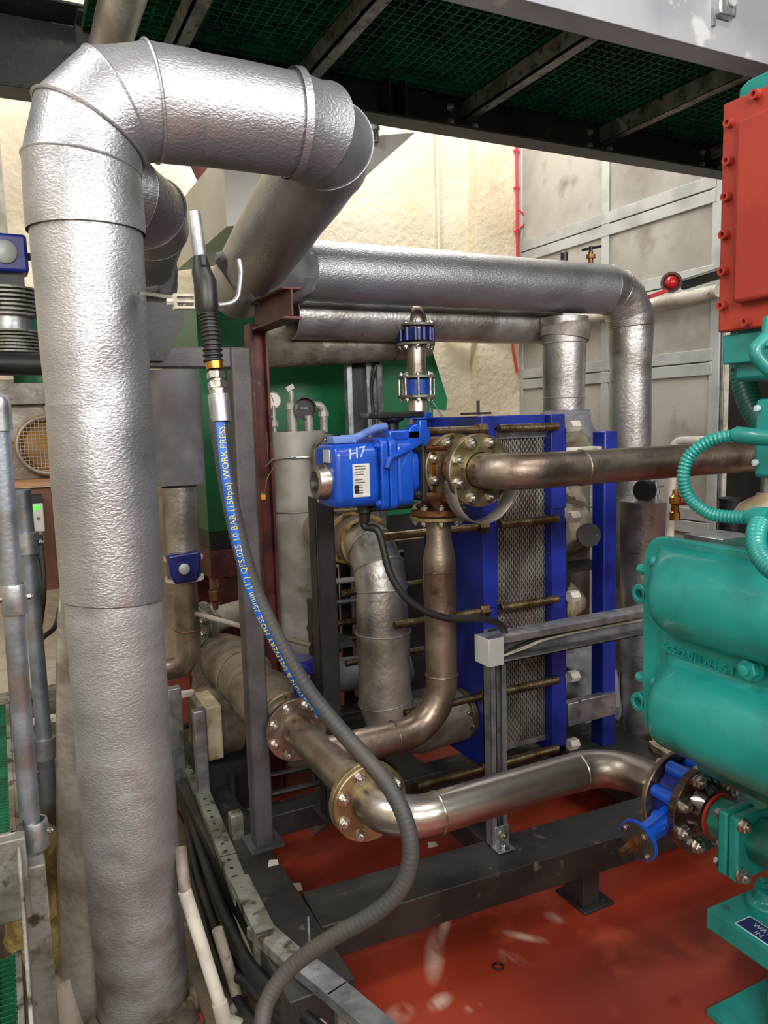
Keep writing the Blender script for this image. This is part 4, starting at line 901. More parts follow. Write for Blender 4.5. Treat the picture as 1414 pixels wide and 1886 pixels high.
# nozzle
def nz(x, y, d=1.5): return D(x, y, d)
ax = [nz(357, 392), nz(369, 478), nz(382, 560), nz(391, 665), nz(400, 700), nz(402, 745), nz(407, 780)]
b = MB(); b.tube([ax[0], ax[1]], [.0125, .0135], 24); b.build('spout', 'galvanised', ho)
b = MB(); b.tube([nz(368, 472), nz(371, 500), nz(378, 520), nz(381, 568), nz(383, 582)], [.0135, .019, .0225, .0225, .016], 24); b.build('nozzle_body', 'black_plastic', ho, bevel=.002)
b = MB(); b.box(nz(374, 480, 1.485), (.011, .012, .022)); b.build('trigger_catch', 'black_rubber', ho, bevel=.002)
g_ = [nz(383, 576), nz(386, 600), nz(390, 630), nz(393, 668)]
gpts = spline(g_, 16); rr_ = [(.0150 if i % 4 < 2 else .0185) + .001 * (i / len(gpts)) for i in range(len(gpts))]
b = MB(); b.tube(gpts, rr_, 24); b.build('grip', 'black_rubber', ho)
b = MB(); b.tube([nz(394, 663), nz(396, 680)], .0165, 24); b.build('collar', 'brass', ho)
b = MB(); b.tube([nz(396.5, 681), nz(397, 686)], [.013, .018], 6); b.tube([nz(397, 686), nz(398.5, 698)], .0188, 6); b.tube([nz(398.5, 698), nz(399, 703)], .0145, 20); b.build('nut', 'bolt_steel', ho, bevel=.001)
b = MB(); b.tube([nz(399.5, 703), nz(401, 716)], .0195, 6); b.tube([nz(401, 716), nz(402, 729)], [.0175, .0165], 20); b.build('nut', 'bolt_steel', ho, bevel=.001)
b = MB(); b.tube([nz(402, 727), nz(407.5, 778)], .0205, 28); b.build('ferrule', 'galvanised', ho, bevel=.001)
# hanger
hk = thing('nozzle_hanger', 'galvanised clamp and bent hook holding the hose nozzle', 'hook', nz(345, 556, 1.62))
b = MB(); b.beam(nz(262, 540, 1.78), nz(330, 549, 1.62), .03, .006); b.build('bracket_arm', 'galv_dirty', hk)
b = MB(); q = nz(340, 556, 1.55)
for dz in (-.012, 0, .012): b.box(q + Zv * dz, (.045, .02, .005), cr, None, None)
for dx in (-.02, .02): b.box(q + cr * dx, (.006, .02, .03))
b.cyl(q - cr * .035, q - cr * .02, .007, 6); b.build('clamp', 'white_paint', hk)
b = MB(); b.tube(fillet([nz(365, 570, 1.54), nz(405, 562, 1.54), nz(438, 558, 1.55), nz(444, 500, 1.56), nz(440, 478, 1.56)], [.01, .03, .02], 6), .005, 12); b.build('hook', 'galvanised', hk)
# ================================================================== ENGINE SIDE (RIGHT)
en = thing('engine', 'teal painted industrial engine block with lobed cast side cover', 'engine', (1.6, .7, .3))
EX = 1.20; yF, yN = 1.187, .50; zB, zT = .855, 1.292
# cover plate with rounded corners
def plate_yz(pts, x, th, name, mt, parent, bev=.004):
    b = MB(); b.prism(pts, V(x, 0, 0), Yv, Zv, th); return b.build(name, mt, parent, bevel=bev, bseg=3)
w_, h_ = yF - yN, zT - zB
pl = [(p_[0] + (yF + yN) / 2, p_[1] + (zT + zB) / 2) for p_ in rrect(w_, h_, .055, 7)]
plate_yz(pl, EX, .022, 'cover_flange', 'teal_paint', en)
pl2 = [(p_[0] + (yF + yN) / 2, p_[1] + (zT + zB) / 2) for p_ in rrect(w_ - .01, h_ - .01, .05, 7)]
plate_yz(pl2, EX + .022, .02, 'gasket_plate', 'teal_dark', en)
# cast lobed cover as a height field
def sm(x): x = max(0, min(1, x)); return x * x * (3 - 2 * x)
ya, yb = yF - .042, yN + .02; za, zb = zB + .012, zT - .018
zm = 1.075
b = MB(); vs = []; NY, NZ = 70, 64
for i in range(NY + 1):
    y_ = ya + (yb - ya) * i / NY
    for j in range(NZ + 1):
        z_ = za + (zb - za) * j / NZ
        # two barrel lobes either side of zm
        gp_ = .027 + .03 * (1 - sm((ya - y_) / .10))
        if z_ > zm: hw = (zb - zm - gp_) / 2 + .004; c_ = zb - hw + .004
        else: hw = (zm - za - gp_) / 2 + .004; c_ = za + hw - .004
        u_ = min(1, abs(z_ - c_) / hw); prof = (1 - u_ ** 2.3) ** .5 if u_ < 1 else 0
        d_ = ya - y_; lobe_end = .006 + .055 * (1 - prof)     # far end rounds off like a barrel
        e_ = sm((d_ - .0) / .075) ** .6
        valley = .020 * sm((d_ - .0) / .06)
        hgt = max(prof * .095 * e_, valley if abs(z_ - zm) < .06 else 0)
        edge = min(1, min(z_ - za, zb - z_) / .012)
        hgt = max(0.0, hgt) * max(0, edge) ** .5
        nz_ = noise.noise(V(y_ * 7, z_ * 7, 3)) * .003 * min(1, hgt / .03)
        vs.append(V(EX - .001 - hgt - nz_, y_, z_))
b.add(vs, [(i * (NZ + 1) + j, i * (NZ + 1) + j + 1, (i + 1) * (NZ + 1) + j + 1, (i + 1) * (NZ + 1) + j) for i in range(NY) for j in range(NZ)])
cv = b.build('lobed_cover', 'teal_paint', en, sharp=80)
for (y_, z_) in ((yF - .045, 1.24), (yF - .05, 1.165), (yF - .05, .985), (yF - .045, .91)):
    b = MB(); b.sphere((EX - .006, y_, z_), .016, 14, 1.2, 1, .9); b.build('boss', 'teal_paint', en)
flat_text('SC522-011994  S.3', .0225, V(EX - .0215, yF - .078, zm - .010), V(.0, -1, -.02), Zv, 'lettering', 'teal_paint', en, .0055)
bolt(en, (EX - .03, PX(1380, 1232, EX - .04).y, PX(1380, 1232, EX - .04).z), -Xv, 1.5, 'teal_paint')
for z_ in (1.19, .95):
    b = MB(); b.cyl((EX + .02, yF - .01, z_ + .02), (EX + .02, yF + .03, z_ + .02), .012, 6); b.lathe((EX + .0, yF + .012, z_ - .03), Xv, [(0, .010), (0, .021), (.02, .021), (.02, .010)], 24, closed=True); b.build('lug', 'teal_paint', en, bevel=.002)
b = MB(); b.bb((EX + .045, .1, .80), (1.9, 1.08, 1.285)); b.build('engine_block', 'teal_dark', en, bevel=.01)
b = MB(); b.bb((1.32, .1, 1.60), (1.9, 1.075, 2.13)); b.build('upper_block', 'teal_paint', en, bevel=.01)
b = MB(); b.bb((1.42, .1, 1.3), (1.9, .9, 1.62)); b.build('mid_block', 'teal_dark', en, bevel=.01)
b = MB(); b.bb((1.298, .3, 1.635), (1.33, 1.082, 1.692)); b.bb((1.33, .3, 1.65), (1.4, 1.08, 1.69)); b.build('lower_rail', 'teal_paint', en, bevel=.003)
pl = [(1.07, 2.12), (1.07, 2.148), (1.05, 2.158), (.5, 2.165), (.5, 2.12)]
b = MB(); b.prism(pl, V(1.31, 0, 0), Yv, Zv, .05); b.build('top_edge', 'teal_paint', en, bevel=.004)
# red cover
rc = thing('red_cover_plate', 'brick red raised cover plate with socket bolts at the upper right', 'cover plate', (1.29, .8, 1.7))
b = MB(); b.bb((1.285, .35, 1.697), (1.305, 1.084, 2.123)); b.build('flange_plate', 'red_cover', rc, bevel=.004)
b = MB(); b.bb((1.262, .35, 1.745), (1.286, 1.035, 2.075)); b.build('raised_panel', 'red_cover', rc, bevel=.008, bseg=3)
for px_, py_ in ((1347, 227), (1345, 297), (1342, 363), (1338, 433), (1336, 500), (1334, 563), (1396, 175), (1378, 593)):
    q = PX(px_, py_, 1.285); b = MB(); b.lathe(q, -Xv, [(0, .0088), (.014, .0088), (.014, .0045), (.006, .0045), (.006, 0)], 18); b.build('socket_bolt', 'red_cover', rc, bevel=0)
# hoses on the engine
def ribbed(name, parent, pts, r, mt, pitch=.007, amp=.0022):
    c_ = spline(pts, 10); L_ = 0; out = [c_[0]]; rs_ = [r]
    tot = sum((c_[i + 1] - c_[i]).length for i in range(len(c_) - 1)); n_ = int(tot / pitch * 4); acc = [0]
    for i in range(len(c_) - 1): acc.append(acc[-1] + (c_[i + 1] - c_[i]).length)
    P_ = []; R_ = []; i = 0
    for k in range(n_ + 1):
        s_ = tot * k / n_
        while i < len(acc) - 2 and acc[i + 1] < s_: i += 1
        P_.append(c_[i].lerp(c_[i + 1], (s_ - acc[i]) / max(1e-9, acc[i + 1] - acc[i]))); R_.append(r + (amp if k % 4 < 2 else 0))
    b = MB(); b.tube(P_, R_, 18); return b.build(name, mt, parent, sharp=60)
fh_ = thing('flexible_conduit', 'teal ribbed conduit looping left in front of the brown pipe', 'conduit', D(1260, 870, 1.38))
q = [D(1375, 802, 1.33), D(1340, 803, 1.34), D(1300, 815, 1.36), D(1268, 842, 1.38), D(1258, 880, 1.39), D(1270, 918, 1.39), D(1305, 945, 1.37), D(1345, 952, 1.34), D(1385, 952, 1.31)]
ribbed('conduit', fh_, q, .0095, 'teal_paint')
MB().tube([D(1350, 803, 1.335), D(1358, 801, 1.33), D(1400, 805, 1.30), D(1450, 808, 1.27)], [.012, .0145, .0145, .012], 20).build('end_fitting', 'teal_paint', fh_); MB().tube([D(1378, 952, 1.315), D(1388, 952, 1.305), D(1420, 955, 1.28)], [.013, .017, .019], 20).build('end_fitting', 'teal_paint', fh_)
f2 = thing('flexible_conduit', 'second teal ribbed conduit dropping at the right edge above the cast cover', 'conduit', D(1395, 1000, 1.2))
ribbed('conduit', f2, [D(1398, 965, 1.22), D(1392, 985, 1.2), D(1396, 1015, 1.18), D(1412, 1040, 1.15), D(1440, 1060, 1.12)], .0135, 'teal_paint')
f3 = thing('flexible_conduit', 'dark green thick hose behind the teal conduits under the red cover', 'conduit', D(1370, 700, 1.75))
b = MB(); b.cyl(D(1365, 655, 1.72), D(1367, 678, 1.72), .025, 20); b.build('clamp', 'teal_dark', f3)
ribbed('hose', f3, [D(1366, 670, 1.74), D(1370, 705, 1.74), D(1385, 750, 1.72), D(1415, 790, 1.68), D(1450, 810, 1.64)], .026, 'teal_dark', .01, .0015)
f4 = thing('bent_pipe', 'smooth teal bent pipe in front of the dark hose at the right edge', 'pipe', D(1395, 640, 1.2))
b = MB(); b.tube(spline([D(1440, 600, 1.2), D(1408, 625, 1.2), D(1392, 645, 1.2), D(1402, 668, 1.2), D(1440, 700, 1.2)], 8), .0105, 16); b.build('pipe_run', 'teal_paint', f4)
b = MB(); b.cyl(D(1420, 585, 1.2), D(1414, 640, 1.2), .012, 14); b.build('collar', 'teal_paint', f4)
jb = thing('junction_box', 'teal flat box with small round screws at the right edge', 'junction box', PX(1400, 810, 1.25))
q1 = PX(1390, 735, 1.25); q2 = PX(1390, 880, 1.25)
b = MB(); b.bb((1.25, q1.y, q2.z), (1.30, q1.y - .3, q1.z)); b.build('box_body', 'teal_paint', jb, bevel=.008, bseg=3)
for p_ in ((1396, 752), (1392, 852)): q = PX(p_[0], p_[1], 1.249); MB().lathe(q, -Xv, [(0, .006), (.005, .006), (.006, 0)], 14).build('screw', 'sign_white', jb)
# cream tank + black lid behind
ct = thing('cream_tank', 'cream plastic funnel-topped tank behind the teal conduit', 'tank', D(1400, 930, 1.6))
q = PY(1415, 925, 1.62)
b = MB(); b.lathe(q + V(0, 0, -.06), Zv, [(0, .09), (.03, .1), (.055, .085), (.08, .04), (.09, .035), (.095, .0)], 32); b.build('shell', 'cream_tank', ct)
b = MB(); b.cyl(q + V(-.01, 0, .02), q + V(-.01, 0, .09), .018, 16); b.build('neck', 'galvanised', ct)
q = PY(1345, 922, 2.4); b = MB(); b.lathe((q.x, q.y, 0), Zv, [(0, 0), (0, .05), (q.z, .05), (q.z, .055), (q.z + .012, .055), (q.z + .014, .045), (q.z + .02, .0)], 28); tag(b.build('drum', 'black_plastic'), 'slim black drum with flat lid against the dark wall opening', 'drum')

# water inlet block
wb = thing('pump_bracket', 'teal cast bracket with blue name plate, lower right corner', 'bracket', (1.7, .9, 0))
cn = PZ(1300, 1672, .30); BX, BY = cn.x, cn.y
b = MB(); b.bb((BX, .35, .245), (2.3, BY, .30)); b.build('top_plate', 'teal_paint', wb, bevel=.005)
lg = PZ(1371, 1850, .06)
b = MB(); b.bb((BX + .06, .4, .02), (BX + .35, BY - .13, .245)); b.build('pedestal', 'teal_dark', wb, bevel=.004)
ft = PZ(1305, 1868, .0)
b = MB(); b.bb((ft.x - .01, .3, 0), (2.2, ft.y + .0, .02)); b.build('foot_plate', 'teal_paint', wb, bevel=.003)
for p_ in ((1335, 1672),): q = PZ(p_[0], p_[1], .30); MB().lathe(q, Zv, [(0, .012), (.001, .012), (.0015, .0)], 16).build('screw', 'teal_dark', wb)
q = PZ(1412, 1672, .30)
b = MB(); b.lathe(q, Zv, [(0, .05), (.02, .05), (.03, .035), (.05, .03), (.052, .0)], 28); b.build('boss', 'teal_paint', wb, bevel=.003)
bolt(wb, q + V(-.005, .01, .05), Zv, 1.3, 'teal_paint')
s0 = PZ(1352, 1700, .301)
b = MB(); b.bb((s0.x - .0, s0.y - .27, .300), (s0.x + .055, s0.y, .3015)); b.build('name_plate', 'sign_white', wb)
for dy in (0, -.125): MB().bb((s0.x + .003, s0.y - .118 + dy, .3015), (s0.x + .052, s0.y - .004 + dy, .3022)).build('plate_field', 'sign_blue', wb)
flat_text('WATER', .021, V(s0.x + .029, s0.y - .026, .3022), -Yv, Xv, 'lettering', 'strip_metal', wb, .0005)
flat_text('IN', .021, V(s0.x + .007, s0.y - .046, .3022), -Yv, Xv, 'lettering', 'strip_metal', wb, .0005)
flat_text('WATER', .021, V(s0.x + .029, s0.y - .151, .3022), -Yv, Xv, 'lettering', 'strip_metal', wb, .0005)
# teal link with two round bosses above the coupling
lk = thing('link_plate', 'teal link with two round bosses just above the dark green pipe stub', 'link', D(1390, 1465, 1.55))
for p_, r_ in (((1383, 1458), .017), ((1400, 1474), .018)):
    q = D(p_[0], p_[1], 1.6); MB().lathe(q, -cf, [(-.03, 0), (-.03, r_), (.005, r_), (.008, r_ * .85), (.008, 0)], 24).build('boss', 'teal_paint', lk)
b = MB(); b.tube([D(1376, 1452, 1.63), D(1395, 1447, 1.63), D(1425, 1462, 1.6)], .012, 12); b.build('arm', 'teal_paint', lk)
b = MB(); b.box(D(1345, 1432, 1.95), (.16, .03, .025), V(1, -.5, 0), None, None); tag(b.build('metal_bar', 'vessel_white', bevel=.006), 'pale metal bar end behind the oily brown flange', 'bar')
q = D(1285, 1400, 3.1); b = MB(); b.tube([V(q.x, q.y, 0), V(q.x, q.y, .2), V(q.x, q.y, q.z - .03), V(q.x, q.y, q.z + .02)], [.16, .17, .13, .05], 20); b.crumple(.05, 8); tag(b.build('rag_heap', 'cream_metal'), 'heap of dusty brown rags behind the blue butterfly valve', 'rags')

# ================================================================== BEHIND THE EXCHANGER
tk = thing('insulated_tank', 'silver clad upright tank between blue column and engine', 'tank', (2.47, 2.43, 0))
tz = 1.16
b = MB(); b.lathe((2.47, 2.43, 0), Zv, [(.1, .10), (.5, .101), (.502, .104), (.95, .105), (.952, .108), (tz, .108), (tz + .006, .112), (tz + .006, .108), (tz + .01, 0)], 52); b.build('shell', 'cladding', tk)
b = MB(); b.box((2.44, 2.324, 1.0), (.09, .003, .006)); b.sphere((2.44, 2.325, .98), .03, 12, 1, .1, 1); b.build('patch', 'cladding_old', tk)
for a in (.3, 2.4, 4.5): MB().bb((2.45 + .08 * math.cos(a), 2.42 + .08 * math.sin(a), 0), (2.48 + .08 * math.cos(a), 2.45 + .08 * math.sin(a), .12)).build('leg', 'galv_dirty', tk)
b = MB(); q = V(2.45, 2.42, tz + .05); b.lathe(q, V(-1, -.25, 0), [(-.02, 0), (-.02, .045), (.02, .045), (.022, .038), (.018, 0)], 28); b.build('gauge', 'black_plastic', tk)
b = MB(); q = PY(1207, 905, 2.42); b.cyl((q.x, 2.42, tz), (q.x, 2.42, tz + .09), .011, 12); b.cyl((q.x, 2.42, tz + .03), (q.x, 2.42, tz + .05), .018, 6); b.cyl((q.x, 2.42, tz + .065), (q.x + .04, 2.42, tz + .065), .008, 8); b.build('drain_cock', 'galvanised', tk)
br = thing('brass_valve', 'small brass fitting behind the teal ribbed conduit', 'valve', D(1243, 930, 3.0))
q = D(1243, 925, 3.0); b = MB(); b.lathe(q + V(0, 0, -.07), Zv, [(0, .02), (.03, .02), (.035, .014), (.06, .014), (.065, .022), (.09, .022), (.1, .012), (.12, .01), (.12, 0)], 8); b.build('valve_body', 'brass', br); b = MB(); b.cyl(q, q + V(.06, -.02, 0), .013, 12); b.build('nipple', 'copper_red', br)
b = MB(); b.tube(fillet([D(1232, 1000, 3.1), D(1241, 812, 3.1), D(1420, 808, 2.9)], .03, 6), .017, 14); tag(b.build('small_pipe', 'white_paint'), 'thin white pipe bending behind the brown outlet pipe', 'pipe')
b = MB(); b.bb((2.55, 2.0, .98), (2.75, 2.3, 1.03)); b.bb((2.6, 2.05, 0), (2.66, 2.1, .98)); b.bb((2.7, 2.2, 0), (2.74, 2.26, .98)); tag(b.build('bench', 'galvanised', bevel=.004), 'grey metal stand behind the engine cover', 'stand')
bk = thing('lagged_pipe', 'pipe wrapped in wrinkled beige blankets behind the exchanger', 'pipe', (2.45, 2.95, .1))
b = cloth([V(2.33, 2.88, 1.45), V(2.34, 2.88, 1.42), V(2.36, 2.88, 1.3), V(2.35, 2.88, 1.17), V(2.33, 2.88, 1.10)], [.09, .125, .13, .13, .10], amp=.028, seed=1); b.build('blanket', 'cloth_beige', bk)
b = cloth([V(2.2, 2.72, 1.02), V(2.25, 2.75, 1.02), V(2.4, 2.85, 1.0), V(2.5, 2.9, .97)], [.07, .10, .11, .08], amp=.03, seed=2); b.build('blanket', 'cloth_beige', bk)
b = cloth([V(2.3, 2.6, .03), V(2.3, 2.6, .3), V(2.25, 2.62, .5), V(2.2, 2.6, .62)], [.13, .12, .1, .04], amp=.04, seed=4); b.build('blanket', 'cloth_grey', bk)
b = MB(); b.tube([V(2.2, 2.7, .68), V(2.35, 2.8, .68)], .08, 24); b.crumple(.02, 12); b.build('blanket', 'cream_metal', bk)
b = MB(); b.tube([V(2.5, 2.92, 0), V(2.5, 2.92, 1.3)], .07, 24); b.build('pipe_core', 'cladding_old', bk)
hv2 = thing('lever_valve', 'black-handled valve with blue grip poking out of beige blankets', 'valve', D(1085, 985, 2.95))
b = MB(); b.cyl(D(1082, 985, 2.95), D(1082, 985, 3.1), .03, 16); b.lathe(D(1082, 985, 2.93), -cf, [(0, .02), (.0, .045), (.02, .045), (.02, .0)], 20); b.build('valve_body', 'black_paint', hv2)
b = MB(); b.tube([D(1093, 968, 2.93), D(1098, 985, 2.92), D(1095, 1003, 2.93)], .011, 10); b.build('grip', 'blue_paint', hv2)
bs_ = thing('pipe_stand', 'black steel bracket stand behind the exchanger', 'stand', (2.2, 2.7, 0))
b = MB(); b.bb((2.12, 2.62, 0), (2.2, 2.72, .95)); b.build('upright', 'black_paint', bs_); b = MB(); b.bb((2.02, 2.6, .85), (2.42, 2.74, .87)); b.bb((2.04, 2.6, .79), (2.2, 2.74, .85)); b.build('shelf', 'black_paint', bs_)

# wall services
b = MB(); b.tube([V(3.44, 4.66, 2.13), V(3.44, 2.9, 2.16)], .034, 20); b.tube([V(3.44, 4.66, 2.13), V(2.9, 4.75, 2.11)], .034, 20); tag(b.build('wall_pipe', 'white_paint'), 'pale pipe running level along the grey panel wall', 'pipe')
b = MB(); b.cyl((2.868, 4.775, 2.45), (2.868, 4.775, 4.3), .011, 10); b.bb((2.84, 4.77, 2.50), (2.90, 4.8, 2.53)); tag(b.build('conduit', 'cream_wall'), 'thin cream conduit running down the cream back wall', 'conduit')
rcd = thing('red_conduit', 'thin red cable fixed down the edge of the grey panel wall', 'cable', (3.46, 4.67, 2.0))
b = MB(); b.tube(spline([V(3.46, 4.67, 3.5), V(3.46, 4.67, 2.9), V(3.46, 4.67, 2.3), V(3.455, 4.67, 2.15), V(3.42, 4.67, 2.05), V(3.46, 4.68, 1.85)], 6), .009, 8); b.build('cable', 'red_conduit', rcd)
b = MB(); b.tube(spline([V(3.46, 4.66, 3.0), V(3.50, 4.64, 2.96), V(3.50, 4.64, 2.90), V(3.46, 4.66, 2.86)], 6), .006, 8); b.build('loop', 'red_conduit', rcd)
for z_ in (3.4, 3.15, 2.85, 2.5, 2.3): MB().box((3.46, 4.672, z_), (.04, .02, .012)).build('clip', 'red_conduit', rcd)
al = thing('alarm_sounder', 'red alarm sounder on a dark arm beside the elbow of the long pipe', 'alarm', D(1235, 522, 3.9))
q = D(1236, 520, 3.9); dd = V(-.75, -.66, -.05).normalized()
b = MB(); b.lathe(q, dd, [(-.10, 0), (-.10, .04), (-.03, .045), (0, .052), (.004, .052), (.004, .04), (-.01, .036), (-.012, 0)], 28); b.build('horn', 'red_primer', al)
b = MB(); b.sphere(q + dd * -.005, .032, 16); b.build('lens', 'red_plastic', al)
b = MB(); b.beam(q + V(-.04, -.0, -.045), q + V(-.13, .02, -.075), .03, .02); b.build('bracket', 'red_plastic', al)
b = MB(); b.beam(D(1255, 525, 4.0), D(1335, 500, 3.85), .04, .05); b.build('arm', 'black_paint', al, bevel=.003)
b = MB(); b.beam(D(1258, 518, 3.98), D(1335, 494, 3.83), .045, .008); b.build('arm_strip', 'galvanised', al)
hp_ = thing('ceiling_duct', 'pale sheet metal duct between the big elbow and the walkway beam', 'duct', (1.6, 3.9, 2.8))
b = MB(); vs = [V(1.0, 3.5, 2.75), V(1.98, 3.5, 2.95), V(1.45, 3.5, 2.50), V(1.0, 3.5, 2.42), V(1.0, 4.6, 2.75), V(1.98, 4.6, 2.95), V(1.45, 4.6, 2.5), V(1.0, 4.6, 2.42)]
b.add(vs, [(0, 1, 2, 3), (4, 7, 6, 5), (0, 4, 5, 1), (1, 5, 6, 2), (2, 6, 7, 3), (3, 7, 4, 0)]); b.build('duct_panel', 'duct_paint', hp_)
lv = thing('drain_valve', 'small grey drain valve on the pale duct right of the big elbow', 'valve', PY(690, 245, 3.48))
b = MB(); b.tube([PY(686, 215, 3.50), PY(690, 235, 3.48), PY(693, 262, 3.48)], .016, 12); b.cyl(PY(690, 232, 3.48), PY(691, 240, 3.48), .024, 12); b.build('valve_body', 'galv_dirty', lv); b = MB(); b.cyl(PY(688, 240, 3.48), PY(680, 246, 3.45), .011, 10); b.build('knob', 'green_paint', lv)

# ================================================================== LEFT: wrapped riser, blue-actuated valve
wv2 = thing('insulated_pipe', 'grey wrapped riser beside the big pipe, above a small blue gearbox valve', 'pipe', (.57, 2.78, .5))
wx, wy = .572, 2.79
clad(wv2, [V(wx, wy, 1.335), V(wx, wy, 1.735)], [.088, .082], 'cloth_grey', name='wrap', bead=0, amp=.012)
clad(wv2, [V(wx, wy, 1.075), V(wx, wy, 1.325)], [.063, .061], 'cladding', bead=0, amp=.01)
b = MB(); b.lathe((wx, wy, 1.06), Zv, [(0, .05), (0, .07), (.014, .07), (.016, .05)], 32, closed=True); b.lathe((wx, wy, .985), Zv, [(0, .05), (0, .07), (.012, .07), (.012, .05)], 32, closed=True); b.build('flange', 'white_paint', wv2)
b = MB(); b.tube(fillet([V(wx, wy, 1.05), V(wx, wy, .66), V(wx - .2, wy + .1, .64)], .08, 8), .045, 28); b.build('pipe_run', 'brown_steel', wv2)
b = MB(); b.tube([V(wx + .046 * math.cos(a), wy + .046 * math.sin(a), .80) for a in [2 * PI * i / 32 for i in range(32)]], .003, 6, closed=True); b.build('weld_bead', 'bronze', wv2)
gb = thing('gear_valve', 'small blue gearbox valve on the riser left of the green cabinet', 'valve', (wx, wy - .09, 1.02))
q = PY(338, 1047, wy - .10)
b = MB(); b.prism([(-.052, .05), (.06, .055), (.066, .03), (.048, -.052), (-.03, -.055), (-.046, -.02)], q + V(0, .05, 0), Xv, Zv, .05); b.build('gearbox', 'navy_valve', gb, bevel=.008, bseg=3)
b = MB(); b.lathe(q, -Yv, [(-.01, .026), (.006, .026), (.006, .018), (.012, .018), (.012, 0)], 24); b.build('hub', 'navy_valve', gb); b = MB(); b.lathe(q + V(0, -.008, 0), -Yv, [(0, .019), (.006, .019), (.01, .012), (.01, 0)], 24); b.build('hub_cap', 'strip_metal', gb)
b = MB(); b.cyl((wx, wy, .995), (wx, wy, 1.06), .06, 28); b.build('valve_body', 'navy_valve', gb)

# white flanged cross pipe behind
wp = thing('old_pipe', 'flaking white pipe with flange and thin rod behind the grey post', 'pipe', (.8, 3.3, .8))
q1 = D(372, 1148, 3.15); q2 = D(520, 1105, 3.5)
b = MB(); b.cyl(q1, q2, .052, 24); b.build('pipe_run', 'old_pipe', wp)
dv = (q2 - q1).normalized()
for k in (-.03, .012): flange(wp, q1 + dv * k, dv if k > 0 else -dv, .085, .03, .014, 8, 'galv_dirty')
b = MB(); b.cyl(D(352, 1128, 2.8), D(572, 1188, 2.75), .010, 12); tag(b.build('thin_tube', 'old_pipe'), 'thin pale tube crossing behind the grey post below the hose print', 'tube')
b = MB(); q = D(396, 1100, 3.1); b.lathe(q, -Zv, [(-.03, .022), (-.028, .024), (.01, .022), (.02, .013), (.05, .01), (.05, 0)], 16); tag(b.build('oil_cup', 'bronze'), 'small bronze oil cup in front of the dark red leg', 'oil cup')

# pump
pm = thing('pump', 'filthy pump casing with cream cover block and grey end plates', 'pump', (.62, 2.8, .1))
b = MB(); b.lathe((.60, 2.82, .42), V(1, 0, 0), [(-.02, 0), (-.02, .10), (.02, .13), (.14, .13), (.17, .09), (.17, 0)], 36); b.crumple(.008, 14); b.build('casing', 'dirty_wrap', pm)
ppt = PY(399, 1400, 2.62)
b = MB(); b.bb((ppt.x - .028, 2.62, ppt.z), (ppt.x + .028, 2.80, ppt.z + .20)); b.build('cover_block', 'cream_metal', pm, bevel=.006)
b = MB(); b.bb((ppt.x - .075, 2.60, .12), (ppt.x - .032, 2.64, ppt.z + .20)); b.bb((ppt.x - .12, 2.82, .12), (ppt.x - .07, 2.86, ppt.z + .22)); b.build('end_plate', 'galvanised', pm, bevel=.004)
b = MB(); b.bb((ppt.x - .05, 2.7, .0), (.82, 2.95, .3)); b.build('base', 'black_paint', pm)
b = MB(); b.cyl((.66, 2.60, .02), (.66, 2.60, .30), .012, 10); b.cyl((.72, 2.58, .27), (1.1, 2.5, .3), .01, 8); b.cyl((.7, 2.5, .24), (1.1, 2.45, .26), .012, 8); b.build('drain_pipe', 'black_rubber', pm)

# ================================================================== LEFT EDGE
rl = thing('handrail', 'galvanised tube handrail post with elbow and clamp collars, left edge', 'handrail', (0, 1.82, .5))
ra_ = D(14, 770, 1.62); rb_ = PX(62, 1545, .002); 
hx_, hy_ = .008, 1.80
zt_ = 1.60
b = MB(); b.tube(fillet([V(hx_ - .01, hy_, .55), V(hx_, hy_, zt_), V(hx_ - .5, hy_ - .1, zt_ - .02)], .035, 8), .0212, 28); b.build('tube', 'tube_galv', rl)
b = MB(); b.tube([V(hx_, hy_, 1.545), V(hx_, hy_, 1.55), V(hx_, hy_, 1.60)], .026, 28); b.sphere((hx_, hy_, 1.60), .0262, 18); b.tube([V(hx_, hy_, 1.602), V(hx_ - .06, hy_ - .012, 1.598)], .026, 28); b.build('elbow_clamp', 'galvanised', rl)
for z_ in (1.155, .62):
    b = MB(); b.lathe((hx_, hy_, z_), Zv, [(0, .021), (0, .0265), (.003, .028), (.06, .028), (.065, .0265), (.065, .021)], 28, closed=True); b.build('collar', 'galvanised', rl)
    for s_ in (-1, 1): bolt(rl, (hx_ + s_ * .026, hy_ - .005, z_ + .035), V(s_, -.2, 0), .55)
r2 = thing('handrail', 'second galvanised rail post partly hidden behind the front one', 'handrail', (.06, 2.3, .5))
b = MB(); b.tube([V(.055, 2.35, .3), V(.055, 2.35, 1.38)], .0212, 24); b.build('tube', 'tube_galv', r2)
for z_ in (.60, 1.2):
    b = MB(); b.lathe((.055, 2.35, z_), Zv, [(0, .021), (0, .03), (.06, .03), (.06, .021)], 24, closed=True); b.build('collar', 'galvanised', r2); bolt(r2, (.085, 2.345, z_ + .03), Xv, .6)
